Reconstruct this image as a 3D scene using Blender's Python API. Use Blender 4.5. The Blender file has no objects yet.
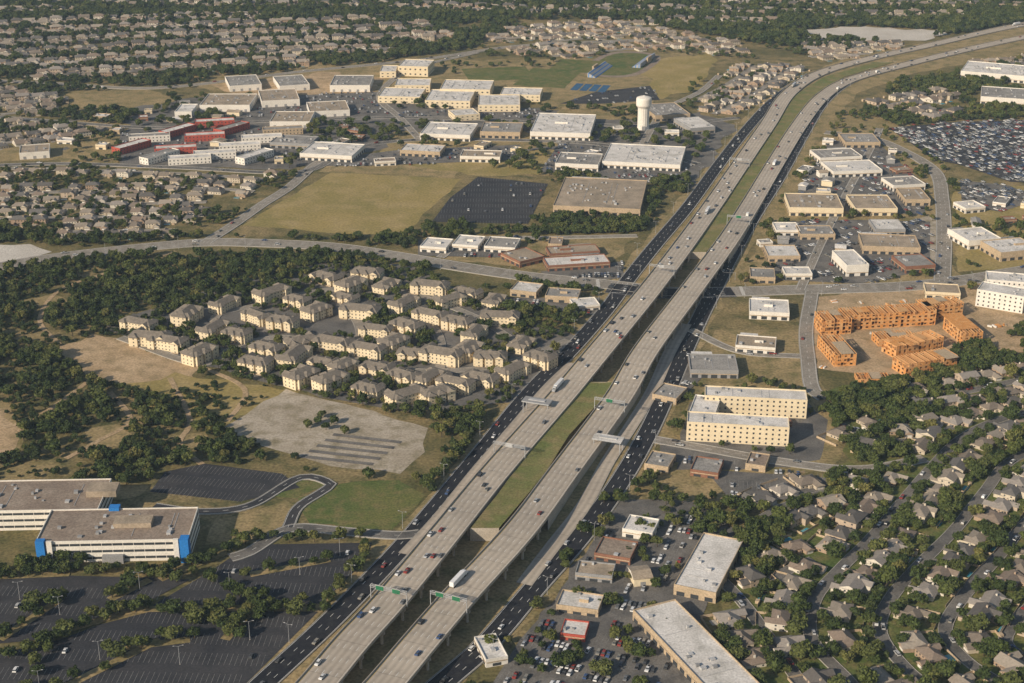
import bpy, bmesh, math, random
import numpy as np
from mathutils import Vector, noise
random.seed(7); rng=random.Random(11)
# ---------------------------------------------------------------- camera calibration
H=450.0; F=1500.0; TH=math.atan(624.0/F); CT,ST=math.cos(TH),math.sin(TH)
def G(px,py,z=0.0):
    """survey point of the aerial photograph -> ground-plan metres at height z"""
    u=px-512.0; v=py-341.5
    t=(H-z)/(F*ST+v*CT)
    return Vector((u*t,(F*CT-v*ST)*t,z))
def W(poly): return [G(*p) for p in poly]
scene=bpy.context.scene
COL=scene.collection
# ---------------------------------------------------------------- occupancy raster
CELL=2.0; X0,X1,Y0,Y1=-1300,1300,520,3300
NX=int((X1-X0)/CELL); NY=int((Y1-Y0)/CELL)
occ=np.zeros((NX,NY),bool)
gx=(np.arange(NX)+.5)*CELL+X0; gy=(np.arange(NY)+.5)*CELL+Y0
def inside(poly,x,y):
    r=np.zeros(np.broadcast(x,y).shape,bool); n=len(poly)
    for i in range(n):
        ax,ay=poly[i][0],poly[i][1]; bx,by=poly[i-1][0],poly[i-1][1]
        if ay==by: continue
        c=((ay>y)!=(by>y))&(x<(bx-ax)*(y-ay)/(by-ay)+ax)
        r^=c
    return r
def mark(poly,val=True):
    xs=[p[0] for p in poly]; ys=[p[1] for p in poly]
    i0=max(0,int((min(xs)-X0)/CELL)-1); i1=min(NX,int((max(xs)-X0)/CELL)+2)
    j0=max(0,int((min(ys)-Y0)/CELL)-1); j1=min(NY,int((max(ys)-Y0)/CELL)+2)
    if i1<=i0 or j1<=j0: return
    m=inside(poly,gx[i0:i1,None],gy[None,j0:j1])
    occ[i0:i1,j0:j1][m]=val
def rect(x,y,lx,ly,a):
    c,s=math.cos(a),math.sin(a)
    return [(x+c*u*lx/2-s*v*ly/2,y+s*u*lx/2+c*v*ly/2) for u,v in((-1,-1),(1,-1),(1,1),(-1,1))]
def free(x,y,r=0):
    i=int((x-X0)/CELL); j=int((y-Y0)/CELL); k=int(math.ceil(r/CELL))
    if i-k<0 or j-k<0 or i+k>=NX or j+k>=NY: return False
    return not occ[i-k:i+k+1,j-k:j+k+1].any()
# ---------------------------------------------------------------- materials
def newmat(name,rough=.9,spec=.2):
    m=bpy.data.materials.new(name); m.use_nodes=True
    b=m.node_tree.nodes['Principled BSDF']
    b.inputs['Roughness'].default_value=rough
    b.inputs['Specular IOR Level'].default_value=spec
    return m,m.node_tree,b
def col4(c): return (c[0],c[1],c[2],1)
def noisemix(nt,co,scale,a,b,lo=.35,hi=.65,detail=4):
    """mix of colour sockets/values a,b by noise"""
    n=nt.nodes.new('ShaderNodeTexNoise'); n.inputs['Scale'].default_value=scale; n.inputs['Detail'].default_value=detail
    nt.links.new(co,n.inputs['Vector'])
    r=nt.nodes.new('ShaderNodeMapRange'); r.inputs[1].default_value=lo; r.inputs[2].default_value=hi
    nt.links.new(n.outputs[0],r.inputs[0])
    m=nt.nodes.new('ShaderNodeMix'); m.data_type='RGBA'
    nt.links.new(r.outputs[0],m.inputs[0])
    for s,v in((m.inputs[6],a),(m.inputs[7],b)):
        if isinstance(v,tuple): s.default_value=col4(v)
        else: nt.links.new(v,s)
    return m.outputs[2]
def gmat(name,a,b,c=None,s1=.02,s2=.2,s3=1.2,rough=.95,lo=.35,hi=.65,mul=(.72,1.2)):
    m,nt,bs=newmat(name,rough,.1)
    g=nt.nodes.new('ShaderNodeNewGeometry').outputs['Position']
    c=c or tuple((x+y)/2 for x,y in zip(a,b))
    o=noisemix(nt,g,s1,a,b,lo,hi)
    o=noisemix(nt,g,s2,o,c,.45,.72)
    d=nt.nodes.new('ShaderNodeMix'); d.data_type='RGBA'; d.blend_type='MULTIPLY'; d.inputs[0].default_value=1
    v=noisemix(nt,g,s3,(mul[0],)*3,(mul[1],)*3,.3,.7,7)
    nt.links.new(o,d.inputs[6]); nt.links.new(v,d.inputs[7]); nt.links.new(d.outputs[2],bs.inputs['Base Color'])
    return m
def rmat(name,cols,rough=.85,spec=.2,dirt=.25,ds=.15,metal=0):
    """per-object random colour from list, with weathering noise"""
    m,nt,bs=newmat(name,rough,spec); bs.inputs['Metallic'].default_value=metal
    oi=nt.nodes.new('ShaderNodeObjectInfo'); cr=nt.nodes.new('ShaderNodeValToRGB'); cr.color_ramp.interpolation='CONSTANT'
    nt.links.new(oi.outputs['Random'],cr.inputs[0])
    el=cr.color_ramp.elements
    while len(el)<len(cols): el.new(.5)
    for i,c in enumerate(cols): el[i].position=i/len(cols)
    for i,c in enumerate(cols): el[i].color=col4(c)
    g=nt.nodes.new('ShaderNodeNewGeometry').outputs['Position']
    d=nt.nodes.new('ShaderNodeMix'); d.data_type='RGBA'; d.blend_type='MULTIPLY'; d.inputs[0].default_value=1
    v=noisemix(nt,g,ds,(1-dirt,)*3,(1+dirt*.5,)*3,.3,.7,6)
    nt.links.new(cr.outputs[0],d.inputs[6]); nt.links.new(v,d.inputs[7]); nt.links.new(d.outputs[2],bs.inputs['Base Color'])
    return m
MAT={}
MAT['ground']=gmat('ground_dry_grass_soil',(.14,.125,.050),(.31,.235,.115),(.085,.092,.036),.014,.07,.5,mul=(.5,1.25))
MAT['tan']=gmat('dry_grass_tan',(.39,.29,.15),(.27,.21,.10),(.165,.15,.062),.02,.07,.5,mul=(.6,1.25))
MAT['field']=gmat('mown_field',(.34,.26,.10),(.25,.21,.075),(.39,.295,.14),.012,.04,.4,mul=(.7,1.2))
MAT['lawn']=gmat('green_lawn',(.085,.125,.034),(.15,.155,.05),(.21,.175,.075),.03,.1,.7,mul=(.6,1.25))
MAT['median']=gmat('median_grass',(.15,.175,.055),(.20,.185,.072),(.27,.215,.10),.03,.08,.8,mul=(.65,1.2))
MAT['dirt']=gmat('bare_caliche_dirt',(.54,.395,.245),(.42,.30,.175),(.29,.22,.12),.03,.1,.6,mul=(.65,1.2))
MAT['gravel']=gmat('cleared_concrete_pad',(.47,.41,.33),(.37,.315,.24),(.24,.205,.13),.03,.09,.6)
MAT['quarry']=gmat('pale_quarry_rock',(.62,.58,.52),(.48,.44,.38),None,.02,.1,.6)
MAT['asphalt']=gmat('asphalt_parking',(.042,.043,.049),(.062,.060,.062),(.034,.035,.040),.012,.08,1.0,mul=(.75,1.25))
MAT['asphalt2']=gmat('worn_asphalt',(.15,.142,.13),(.20,.185,.165),(.095,.092,.088),.015,.07,1.0)
MAT['blacktop']=gmat('fresh_blacktop',(.020,.021,.027),(.028,.029,.035),(.04,.04,.042),.02,.2,1.5)
MAT['road']=gmat('concrete_street',(.29,.262,.222),(.225,.202,.168),(.33,.295,.25),.03,.15,1.0)
MAT['kerb']=gmat('concrete_kerb',(.42,.39,.34),(.34,.32,.28),None,.1,.4,2)
MAT['court']=gmat('blue_sport_court',(.045,.12,.22),(.05,.14,.25),(.04,.09,.18),.05,.2,1)
MAT['stripe']=gmat('faded_stall_paint',(.38,.38,.37),(.24,.24,.23),(.12,.12,.12),.05,.3,2)
def deckmat():
    m,nt,bs=newmat('highway_concrete',.85,.2)
    at=nt.nodes.new('ShaderNodeAttribute'); at.attribute_name='ruv'
    sx=nt.nodes.new('ShaderNodeSeparateXYZ'); nt.links.new(at.outputs['Vector'],sx.inputs[0])
    g=nt.nodes.new('ShaderNodeNewGeometry').outputs['Position']
    o=noisemix(nt,g,.02,(.49,.425,.345),(.41,.355,.29)); o=noisemix(nt,g,.25,o,(.34,.30,.25),.5,.75)
    w=nt.nodes.new('ShaderNodeMath'); w.operation='MULTIPLY'; w.inputs[1].default_value=2*math.pi/3.7; nt.links.new(sx.outputs[0],w.inputs[0])
    s=nt.nodes.new('ShaderNodeMath'); s.operation='SINE'; nt.links.new(w.outputs[0],s.inputs[0])
    mr=nt.nodes.new('ShaderNodeMapRange'); mr.inputs[1].default_value=-1; mr.inputs[2].default_value=1; mr.inputs[3].default_value=.84; mr.inputs[4].default_value=1.05
    nt.links.new(s.outputs[0],mr.inputs[0])
    f=nt.nodes.new('ShaderNodeMath'); f.operation='PINGPONG'; f.inputs[1].default_value=15; nt.links.new(sx.outputs[1],f.inputs[0])
    l=nt.nodes.new('ShaderNodeMath'); l.operation='GREATER_THAN'; l.inputs[1].default_value=.35; nt.links.new(f.outputs[0],l.inputs[0])
    l2=nt.nodes.new('ShaderNodeMapRange'); l2.inputs[3].default_value=.8; l2.inputs[4].default_value=1; nt.links.new(l.outputs[0],l2.inputs[0])
    mm=nt.nodes.new('ShaderNodeMath'); mm.operation='MULTIPLY'; nt.links.new(mr.outputs[0],mm.inputs[0]); nt.links.new(l2.outputs[0],mm.inputs[1])
    d=nt.nodes.new('ShaderNodeVectorMath'); d.operation='SCALE'; nt.links.new(o,d.inputs[0]); nt.links.new(mm.outputs[0],d.inputs['Scale'])
    nt.links.new(d.outputs[0],bs.inputs['Base Color']); return m
MAT['deck']=deckmat()
MAT['conc']=gmat('cast_concrete',(.48,.425,.35),(.38,.335,.275),None,.1,.5,2)
MAT['paint']=gmat('road_paint_white',(.78,.77,.73),(.65,.65,.62),None,.2,1,3)
MAT['yellow']=gmat('road_paint_yellow',(.65,.45,.06),(.5,.36,.06),None,.2,1,3)
MAT['bark']=gmat('tree_bark',(.10,.075,.05),(.06,.045,.03),None,.5,2,5)
def leafmat(name,a,b,c):
    m,nt,bs=newmat(name,.75,.15)
    oi=nt.nodes.new('ShaderNodeObjectInfo'); cr=nt.nodes.new('ShaderNodeValToRGB'); nt.links.new(oi.outputs['Random'],cr.inputs[0])
    e=cr.color_ramp.elements; e[0].color=col4(a); e[1].color=col4(c); k=e.new(.5); k.color=col4(b)
    g=nt.nodes.new('ShaderNodeNewGeometry').outputs['Position']
    d=nt.nodes.new('ShaderNodeMix'); d.data_type='RGBA'; d.blend_type='MULTIPLY'; d.inputs[0].default_value=1
    v=noisemix(nt,g,.5,(.6,.6,.6),(1.35,1.35,1.25),.35,.65,3)
    nt.links.new(cr.outputs[0],d.inputs[6]); nt.links.new(v,d.inputs[7]); nt.links.new(d.outputs[2],bs.inputs['Base Color'])
    return m
MAT['leaf']=leafmat('oak_foliage',(.036,.054,.017),(.062,.084,.025),(.105,.117,.038))
MAT['leaf2']=leafmat('juniper_foliage',(.030,.047,.019),(.045,.064,.024),(.066,.082,.030))
MAT['leaf3']=leafmat('elm_foliage',(.066,.088,.025),(.098,.115,.033),(.155,.145,.048))
MAT['shingle']=rmat('asphalt_shingles',[(.215,.18,.145),(.28,.24,.195),(.155,.145,.135),(.34,.295,.24),(.24,.19,.15),(.29,.26,.23),(.13,.12,.11)],.95,.1,.2,.8)
MAT['shingle_apt']=gmat('weathered_shingles',(.215,.185,.15),(.17,.15,.125),(.26,.225,.185),.1,.5,2)
MAT['hwall']=rmat('house_brick_siding',[(.50,.43,.33),(.58,.51,.40),(.38,.28,.20),(.64,.59,.50),(.46,.37,.28)],.9,.1,.15,.8)
MAT['cream']=gmat('cream_stucco',(.76,.65,.46),(.69,.58,.40),None,.1,.3,1,mul=(.88,1.06))
MAT['white']=gmat('white_stucco',(.78,.74,.67),(.70,.66,.59),None,.1,.3,1,mul=(.85,1.08))
MAT['tanw']=gmat('tan_masonry',(.49,.38,.26),(.42,.33,.22),None,.1,.3,1)
MAT['brick']=gmat('red_brick',(.28,.14,.09),(.22,.11,.075),None,.1,.5,2)
MAT['red']=gmat('red_metal_siding',(.46,.10,.07),(.38,.085,.06),None,.1,.5,2)
MAT['grey']=gmat('grey_panel',(.33,.33,.33),(.27,.27,.27),None,.1,.5,2)
MAT['rwhite']=gmat('white_membrane_roof',(.74,.71,.67),(.62,.59,.55),(.46,.44,.40),.03,.1,.8)
MAT['rtan']=gmat('tan_gravel_roof',(.42,.34,.255),(.33,.27,.20),(.25,.21,.16),.03,.1,.8)
MAT['rgrey']=gmat('grey_gravel_roof',(.30,.285,.265),(.22,.21,.195),(.37,.35,.32),.03,.1,.8)
MAT['rbrown']=gmat('brown_ballast_roof',(.29,.23,.18),(.24,.19,.15),(.33,.27,.215),.03,.1,.8)
MAT['hvac']=gmat('galvanised_unit',(.5,.5,.5),(.4,.4,.4),None,.2,1,3,.5)
MAT['blue']=gmat('blue_panel',(.035,.22,.60),(.03,.19,.52),None,.1,.5,2,.5)
MAT['green_sign']=gmat('green_sign_sheet',(.03,.17,.09),(.03,.14,.07),None,.1,.5,2,.5)
MAT['steel']=gmat('galvanised_steel',(.42,.43,.44),(.34,.35,.36),None,.3,1,3,.5)
MAT['wood']=gmat('osb_sheathing',(.66,.31,.10),(.57,.25,.075),(.68,.38,.16),.1,.3,1.2)
MAT['wood2']=gmat('framing_lumber',(.66,.39,.18),(.55,.30,.13),None,.1,.5,2)
def glassm():
    m,nt,b=newmat('window_glass',.2,.5); b.inputs['Base Color'].default_value=(.05,.055,.06,1); return m
MAT['glass']=glassm()
def waterm():
    m,nt,b=newmat('pool_water',.1,.5); b.inputs['Base Color'].default_value=(.06,.30,.38,1); return m
MAT['pool']=waterm()
MAT['carpaint']=rmat('car_paint',[(.72,.72,.71),(.03,.03,.035),(.42,.43,.44),(.70,.70,.69),(.16,.165,.17),(.26,.04,.03),(.05,.09,.2),(.45,.45,.44),(.05,.05,.05),(.70,.70,.69),(.25,.235,.2),(.10,.10,.11)],.35,.4,.05,1)
MAT['tyre']=gmat('tyre_rubber',(.02,.02,.02),(.03,.03,.03))
MAT['trailer']=rmat('truck_trailer_panel',[(.78,.78,.77),(.70,.70,.70),(.8,.8,.8),(.6,.6,.6),(.75,.74,.7),(.45,.47,.5)],.5,.3,.08,1)
# ---------------------------------------------------------------- mesh builder
class MB:
    def __init__(s): s.v=[];s.f=[];s.m=[];s.mats=[];s.a=[]
    def mi(s,k):
        if k not in s.mats: s.mats.append(k)
        return s.mats.index(k)
    def add(s,vs,fs,k,a=None):
        n=len(s.v); i=s.mi(k)
        s.v.extend([tuple(v) for v in vs]); s.a.extend(a if a else [(0,0,0)]*len(vs))
        for f in fs: s.f.append(tuple(n+j for j in f)); s.m.append(i)
    def box(s,x,y,z0,z1,lx,ly,k,rot=0,top=None,kt=None):
        c,q=math.cos(rot),math.sin(rot); t=top or (1,1); vs=[]
        for z,(tx,ty) in((z0,(1,1)),(z1,t)):
            for u,v in((-1,-1),(1,-1),(1,1),(-1,1)):
                a,b=u*lx/2*tx,v*ly/2*ty; vs.append((x+c*a-q*b,y+q*a+c*b,z))
        s.add(vs,[(0,1,5,4),(1,2,6,5),(2,3,7,6),(3,0,4,7),(3,2,1,0)],k); s.add(vs[4:],[(0,1,2,3)],kt or k)
    def cyl(s,x,y,z0,z1,r0,r1,k,n=10):
        vs=[(x+r*math.cos(2*math.pi*i/n),y+r*math.sin(2*math.pi*i/n),z) for r,z in((r0,z0),(r1,z1)) for i in range(n)]
        s.add(vs,[(i,(i+1)%n,n+(i+1)%n,n+i) for i in range(n)]+[tuple(range(n,2*n))],k)
    def tube(s,a,b,r0,r1,k,n=6):
        a=Vector(a);b=Vector(b);d=(b-a).normalized(); q=d.to_track_quat('Z','Y'); vs=[]
        for p,r in((a,r0),(b,r1)):
            for i in range(n): vs.append(p+q@Vector((r*math.cos(6.2832*i/n),r*math.sin(6.2832*i/n),0)))
        s.add(vs,[(i,(i+1)%n,n+(i+1)%n,n+i) for i in range(n)]+[tuple(range(n,2*n)),tuple(range(n-1,-1,-1))],k)
    def hip(s,x,y,z,lx,ly,h,k,rot=0,ov=.6,gable=False,kw=None):
        c,q=math.cos(rot),math.sin(rot); a,b=lx/2+ov,ly/2+ov; r=max(a-b,0) if not gable else a
        loc=[(-a,-b,z),(a,-b,z),(a,b,z),(-a,b,z),(-r,0,z+h),(r,0,z+h),(-a,-b,z-.3),(a,-b,z-.3),(a,b,z-.3),(-a,b,z-.3)]
        vs=[(x+c*u-q*v,y+q*u+c*v,w) for u,v,w in loc]
        s.add(vs,[(0,1,5,4),(2,3,4,5),(6,7,1,0),(7,8,2,1),(8,9,3,2),(9,6,0,3),(9,8,7,6)],k)
        s.add(vs,[(1,2,5),(3,0,4)],kw if (gable and kw) else k)
    def mesh(s,name):
        me=bpy.data.meshes.new(name); me.from_pydata(s.v,[],s.f)
        for k in s.mats: me.materials.append(MAT[k])
        me.polygons.foreach_set('material_index',s.m)
        if any(x!=(0,0,0) for x in s.a):
            at=me.attributes.new('ruv','FLOAT_VECTOR','POINT'); at.data.foreach_set('vector',[c for v in s.a for c in v])
        me.update(); return me
    def obj(s,name,loc=(0,0,0),rot=0):
        o=bpy.data.objects.new(name,s.mesh(name)); o.location=loc; o.rotation_euler=(0,0,rot); COL.objects.link(o); return o
def inst(name,me,x,y,z=0,rot=0,sc=1):
    o=bpy.data.objects.new(name,me); o.location=(x,y,z); o.rotation_euler=(0,0,rot); o.scale=(sc,)*3; COL.objects.link(o); return o
# ---------------------------------------------------------------- ground & patches
mb=MB(); S=14000
mb.add([(-S,-3000,0),(S,-3000,0),(S,2*S,0),(-S,2*S,0)],[(0,1,2,3)],'ground'); mb.obj('ground')
zc=[.03]
def patch(name,poly,k,jit=0,block=False,z=None):
    w=W(poly); out=[]
    for i in range(len(w)):
        a=w[i];b=w[(i+1)%len(w)]; out.append(a)
        if jit:
            n=max(1,int((b-a).length/12))
            for j in range(1,n):
                p=a.lerp(b,j/n); d=(b-a).normalized(); nn=noise.noise(p*.03)*jit*2+rng.uniform(-.3,.3)*jit
                out.append(Vector((p.x-d.y*nn,p.y+d.x*nn,0)))
    zc[0]+=.006; zz=z if z is not None else zc[0]
    m=MB(); m.add([(p.x,p.y,zz) for p in out],[tuple(range(len(out)))],k); o=m.obj(name)
    if block: mark([(p.x,p.y) for p in out])
    return zz,w
P=lambda *a:list(a)
patch('dry_grass_ground',P((60,345),(92,334),(140,346),(202,366),(196,384),(150,392),(105,382)),'dirt',7,True)
patch('dry_grass_ground',P((-60,398),(14,402),(26,425),(18,452),(60,462),(66,476),(20,486),(-60,486)),'tan',7)
patch('bare_dirt_ground',P((-60,405),(10,408),(22,430),(10,455),(-60,460)),'dirt',6,True)
patch('dry_grass_ground',P((120,384),(175,372),(262,385),(300,392),(232,425),(170,418)),'field',7)
patch('bare_dirt_ground',P((84,430),(112,424),(132,434),(118,446),(92,448)),'tan',6,True)
patch('bare_dirt_ground',P((170,436),(205,432),(212,442),(186,450)),'tan',5,True)
patch('bare_dirt_ground',P((20,300),(52,294),(70,302),(44,310)),'tan',6,True)
patch('cleared_concrete_pad',P((222,428),(286,389),(345,404),(428,428),(425,452),(400,474),(330,466),(262,446)),'gravel',2.5,True)
patch('mown_field',P((243,225),(332,172),(462,179),(402,236),(330,233)),'field',2,True)
patch('grass_strip',P((318,172),(345,152),(470,160),(455,178)),'tan',4)
patch('grass_strip',P((450,235),(640,236),(612,262),(540,270),(440,258)),'tan',5)
patch('grass_strip',P((370,160),(395,140),(560,145),(540,175),(480,176)),'field',5)
patch('lawn',P((298,498),(340,484),(398,480),(425,495),(392,530),(310,524)),'lawn',3,True)
patch('lawn',P((205,545),(262,538),(300,508),(285,500),(255,512),(215,520)),'tan',3)
patch('lawn',P((20,480),(150,486),(140,496),(120,500),(0,496)),'tan',3)
patch('lawn',P((268,497),(300,480),(330,484),(296,498)),'lawn',1)
patch('highway_verge',P((190,730),(300,640),(420,505),(520,385),(600,295),(700,175),(765,95),(840,60),(1100,8),(1100,40),(920,72),(860,92),(820,140),(760,235),(716,315),(690,380),(640,480),(560,590),(450,700),(430,730)),'tan',3)
patch('grass_strip',P((255,690),(330,600),(395,540),(372,540),(300,605),(235,683)),'tan',2)
patch('commercial_ground',P((735,285),(770,215),(800,160),(840,110),(900,120),(945,165),(955,280),(830,292)),'tan',6)
patch('bare_dirt_ground',P((805,296),(960,285),(1090,278),(1090,330),(1000,368),(900,382),(815,368)),'dirt',6,False)
patch('grass_strip',P((950,180),(1090,190),(1090,262),(958,272)),'field',5)
patch('pale_quarry',P((788,30),(850,27),(945,29),(935,38),(900,42),(820,40)),'quarry',12,True)
patch('pale_quarry',P((-60,246),(30,244),(52,252),(20,262),(-60,268)),'quarry',5,True)
patch('dry_field',P((70,92),(150,90),(180,100),(130,112),(75,106)),'tan',8,True)
patch('dry_field',P((-60,148),(60,142),(110,150),(40,162),(-60,166)),'tan',8)
patch('dry_field',P((300,112),(390,108),(560,112),(620,122),(560,136),(380,132)),'tan',10)
patch('dry_field',P((520,60),(690,52),(715,66),(655,96),(560,108),(500,92)),'tan',8)
patch('dry_field',P((640,62),(720,52),(700,90),(655,100)),'field',8)
patch('dry_field',P((180,70),(380,58),(520,60),(505,92),(380,96),(210,92)),'tan',12)
patch('pale_dirt',P((210,84),(330,72),(385,80),(360,96),(230,98)),'dirt',12)
patch('retail_ground',P((470,720),(560,590),(620,500),(690,500),(760,540),(700,620),(720,720)),'asphalt2',4)
patch('retail_ground',P((650,470),(690,400),(715,330),(800,330),(830,400),(840,460),(760,500),(660,500)),'tan',4)
patch('retail_ground',P((676,470),(690,402),(800,396),(828,420),(820,460),(740,470)),'asphalt2',2)
patch('neighborhood_ground',P((700,720),(720,600),(790,520),(850,460),(830,390),(900,385),(1090,350),(1090,740)),'lawn',5)
patch('apartment_grounds',P((105,325),(315,258),(410,266),(520,316),(585,340),(520,402),(410,412),(320,398),(235,375),(165,358)),'asphalt2',4)
patch('industrial_ground',P((60,120),(210,96),(420,100),(640,118),(640,140),(560,150),(380,150),(290,170),(150,166),(60,150)),'asphalt2',8)
patch('commercial_ground',P((640,130),(700,112),(735,125),(690,190),(640,182),(560,170),(580,150)),'asphalt2',8)
patch('dry_field',P((395,132),(520,128),(560,146),(470,152),(380,150)),'tan',8)
patch('dry_field',P((60,122),(120,118),(135,150),(110,166),(60,164)),'tan',8)
patch('dry_field',P((560,104),(655,100),(640,120),(560,118)),'tan',6)
patch('caliche_lot',P((760,246),(800,246),(822,262),(812,276),(764,272)),'dirt',3)
patch('caliche_lot',P((905,222),(938,214),(938,262),(918,262)),'gravel',3)
patch('caliche_lot',P((596,148),(640,142),(668,150),(640,160),(600,158)),'gravel',4)
# ---------------------------------------------------------------- curves & sweeps
def smooth(pts,step=6.0):
    p=[Vector(q) for q in pts]; p=[2*p[0]-p[1]]+p+[2*p[-1]-p[-2]]; out=[]
    for i in range(1,len(p)-2):
        for j in range(12):
            t=j/12; a,b,c,d=p[i-1],p[i],p[i+1],p[i+2]
            out.append(.5*((2*b)+(c-a)*t+(2*a-5*b+4*c-d)*t*t+(3*b-a-3*c+d)*t**3))
    out.append(p[-2]); res=[out[0]]; acc=0
    for a,b in zip(out,out[1:]):
        L=(b-a).length
        if L<1e-6: continue
        while acc+L>=step:
            t=(step-acc)/L; a=a.lerp(b,t); res.append(a.copy()); L=(b-a).length; acc=0
            if L<1e-6: break
        acc+=L
    return res
def frames(Pt):
    N=[]
    for i in range(len(Pt)):
        d=Pt[min(i+1,len(Pt)-1)]-Pt[max(i-1,0)]; d.z=0; d.normalize(); N.append(Vector((d.y,-d.x,0)))
    return N
def sweep(m,Pt,N,prof,k,step=6.0):
    vs=[];a=[];n=len(prof)
    for i,(p,q) in enumerate(zip(Pt,N)):
        for e in prof:
            o,z=e[0],e[1]; zz=z if len(e)>2 else p.z+z
            vs.append((p.x+q.x*o,p.y+q.y*o,zz)); a.append((o+50.01,i*step,0))
    fs=[(i*n+j,i*n+j+1,(i+1)*n+j+1,(i+1)*n+j) for i in range(len(Pt)-1) for j in range(n-1)]
    m.add(vs,fs,k,a)
def dashes(m,Pt,N,o,k,z=.03,on=3.5,w=.24,every=2):
    for i in range(0,len(Pt)-1,every):
        a=Pt[i]+N[i]*o; b=Pt[i+1]+N[i+1]*o; b=a+(b-a)*(on/6); n=N[i]*w/2; h=Vector((0,0,z))
        m.add([a-n+h,a+n+h,b+n+h,b-n+h],[(0,3,2,1)],k)
def markpath(Pt,N,hw):
    for i in range(len(Pt)-1):
        a,b=Pt[i],Pt[i+1]; n,q=N[i]*hw,N[i+1]*hw
        mark([(a-n)[:2],(a+n)[:2],(b+q)[:2],(b-q)[:2]])
zr=[.45]; ROADS={}
def road(name,px,w,k='road',lanes=2,kerb=True,world=False,line='paint',mk=1.5):
    zr[0]+=.005; z=zr[0] if kerb or lanes else .2+zr[0]*.1
    pts=px if world else [G(*q) for q in px]
    Pt=[Vector((p[0],p[1],z)) for p in smooth(pts)]
    if len(Pt)<2: return None
    N=frames(Pt); m=MB(); hw=w/2
    sweep(m,Pt,N,[(-hw-.01,0,1),(-hw,0),(hw,0),(hw+.01,0,1)],k)
    if kerb:
        for s in(-1,1): sweep(m,Pt,N,[(s*hw,0),(s*hw,.13),(s*(hw+.35),.13),(s*(hw+.35),-.5)],'kerb')
    if lanes>1:
        lw=(w-1)/lanes
        for j in range(1,lanes): dashes(m,Pt,N,-hw+.5+j*lw,line,.012)
        for s in(-1,1): sweep(m,Pt,N,[(s*(hw-.45)-.12,.012),(s*(hw-.45)+.12,.012)],'paint')
    m.obj(name); markpath(Pt,N,hw+mk); ROADS.setdefault(name,[]).append((Pt,N,w)); return Pt,N
LF=[(200,745),(225,720),(262,685),(330,622),(398,552),(440,503),(482,452),(530,393),(575,346),(608,308),(628,280),(655,246),(688,207),(718,166),(748,128),(778,97),(812,74)]
RF=[(375,745),(408,715),(443,683),(488,643),(536,587),(582,535),(620,482),(647,435),(668,390),(686,348),(703,312),(716,287),(732,255),(755,215),(780,176),(803,135),(824,102),(850,82),(890,68)]
lf=road('frontage_road',LF,14,'blacktop',3); rf=road('frontage_road',RF,14,'blacktop',3)
xr=road('arterial_road',[(-70,284),(0,267),(60,257),(130,249),(200,243),(250,243),(330,247),(400,257),(460,267),(530,277),(610,285),(670,292),(730,292),(800,290),(900,287),(960,281),(1024,271),(1100,258)],21,'road',6)
road('asphalt_road',[(608,288),(670,294),(735,292)],24,'blacktop',6,False)
road('street',[(205,243),(232,226),(262,205),(290,187),(318,163),(350,150)],12,'road',3)
road('street',[(942,282),(944,240),(942,200),(935,172),(905,152),(870,138),(820,132)],14,'road',3)
road('street',[(812,292),(806,330),(808,360),(812,388),(825,400)],11,'road')
road('street',[(800,290),(830,225),(870,150),(880,128)],8,'road')
road('street',[(690,330),(740,352),(806,357)],8,'road')
road('street',[(655,440),(700,448),(780,462),(860,470),(930,458)],10,'road')
road('street',[(440,258),(470,240),(560,238),(640,236)],8,'road')
road('street',[(-60,168),(60,164),(180,168),(300,172),(350,150),(420,140),(560,142),(640,150),(700,165)],10,'asphalt2')
road('street',[(-60,112),(60,122),(160,128),(260,122),(420,118),(640,126),(740,118)],10,'asphalt2')
road('street',[(-60,78),(60,84),(160,88),(300,72),(420,60),(520,46),(640,40)],12,'road')
road('street',[(420,140),(400,118),(380,96),(410,70),(480,52)],9,'road')
road('street',[(640,150),(652,128),(668,108),(700,92),(720,75)],9,'road')
road('campus_drive',[(420,534),(396,536),(345,532),(300,528),(278,534),(250,552),(225,560)],9,'asphalt2')
road('campus_drive',[(288,528),(298,508),(322,492),(330,484),(300,478),(250,506),(200,512),(150,506)],7,'asphalt')
for tr in([(-40,440),(30,420),(70,395),(100,372)],[(110,392),(130,420),(100,440),(60,462)],[(60,345),(40,320),(60,290),(110,272),(180,250)],[(170,378),(190,420),(180,445),(210,470)],[(200,366),(245,390),(225,425)]):
    road('dirt_track',tr,4,'dirt',0,False,mk=.5)
road('apartment_drive',[(120,338),(200,364),(240,345),(290,338),(350,356),(400,370),(470,370),(520,360),(570,340)],7,'road',1)
road('apartment_drive',[(240,345),(215,318),(260,305),(330,290),(400,292),(470,315),(520,345)],7,'road',1)
road('apartment_drive',[(350,356),(360,330),(345,305),(330,290)],7,'road',1)
road('apartment_drive',[(440,370),(440,340),(425,318),(400,292)],7,'road',1)
road('highway_ramp',[(405,555),(440,517),(478,470),(514,428),(548,388),(575,362)],8,'deck',1)
road('highway_ramp',[(524,585),(552,548),(584,506),(608,462),(632,425),(652,392),(670,352),(687,322)],9,'deck',1)
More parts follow.
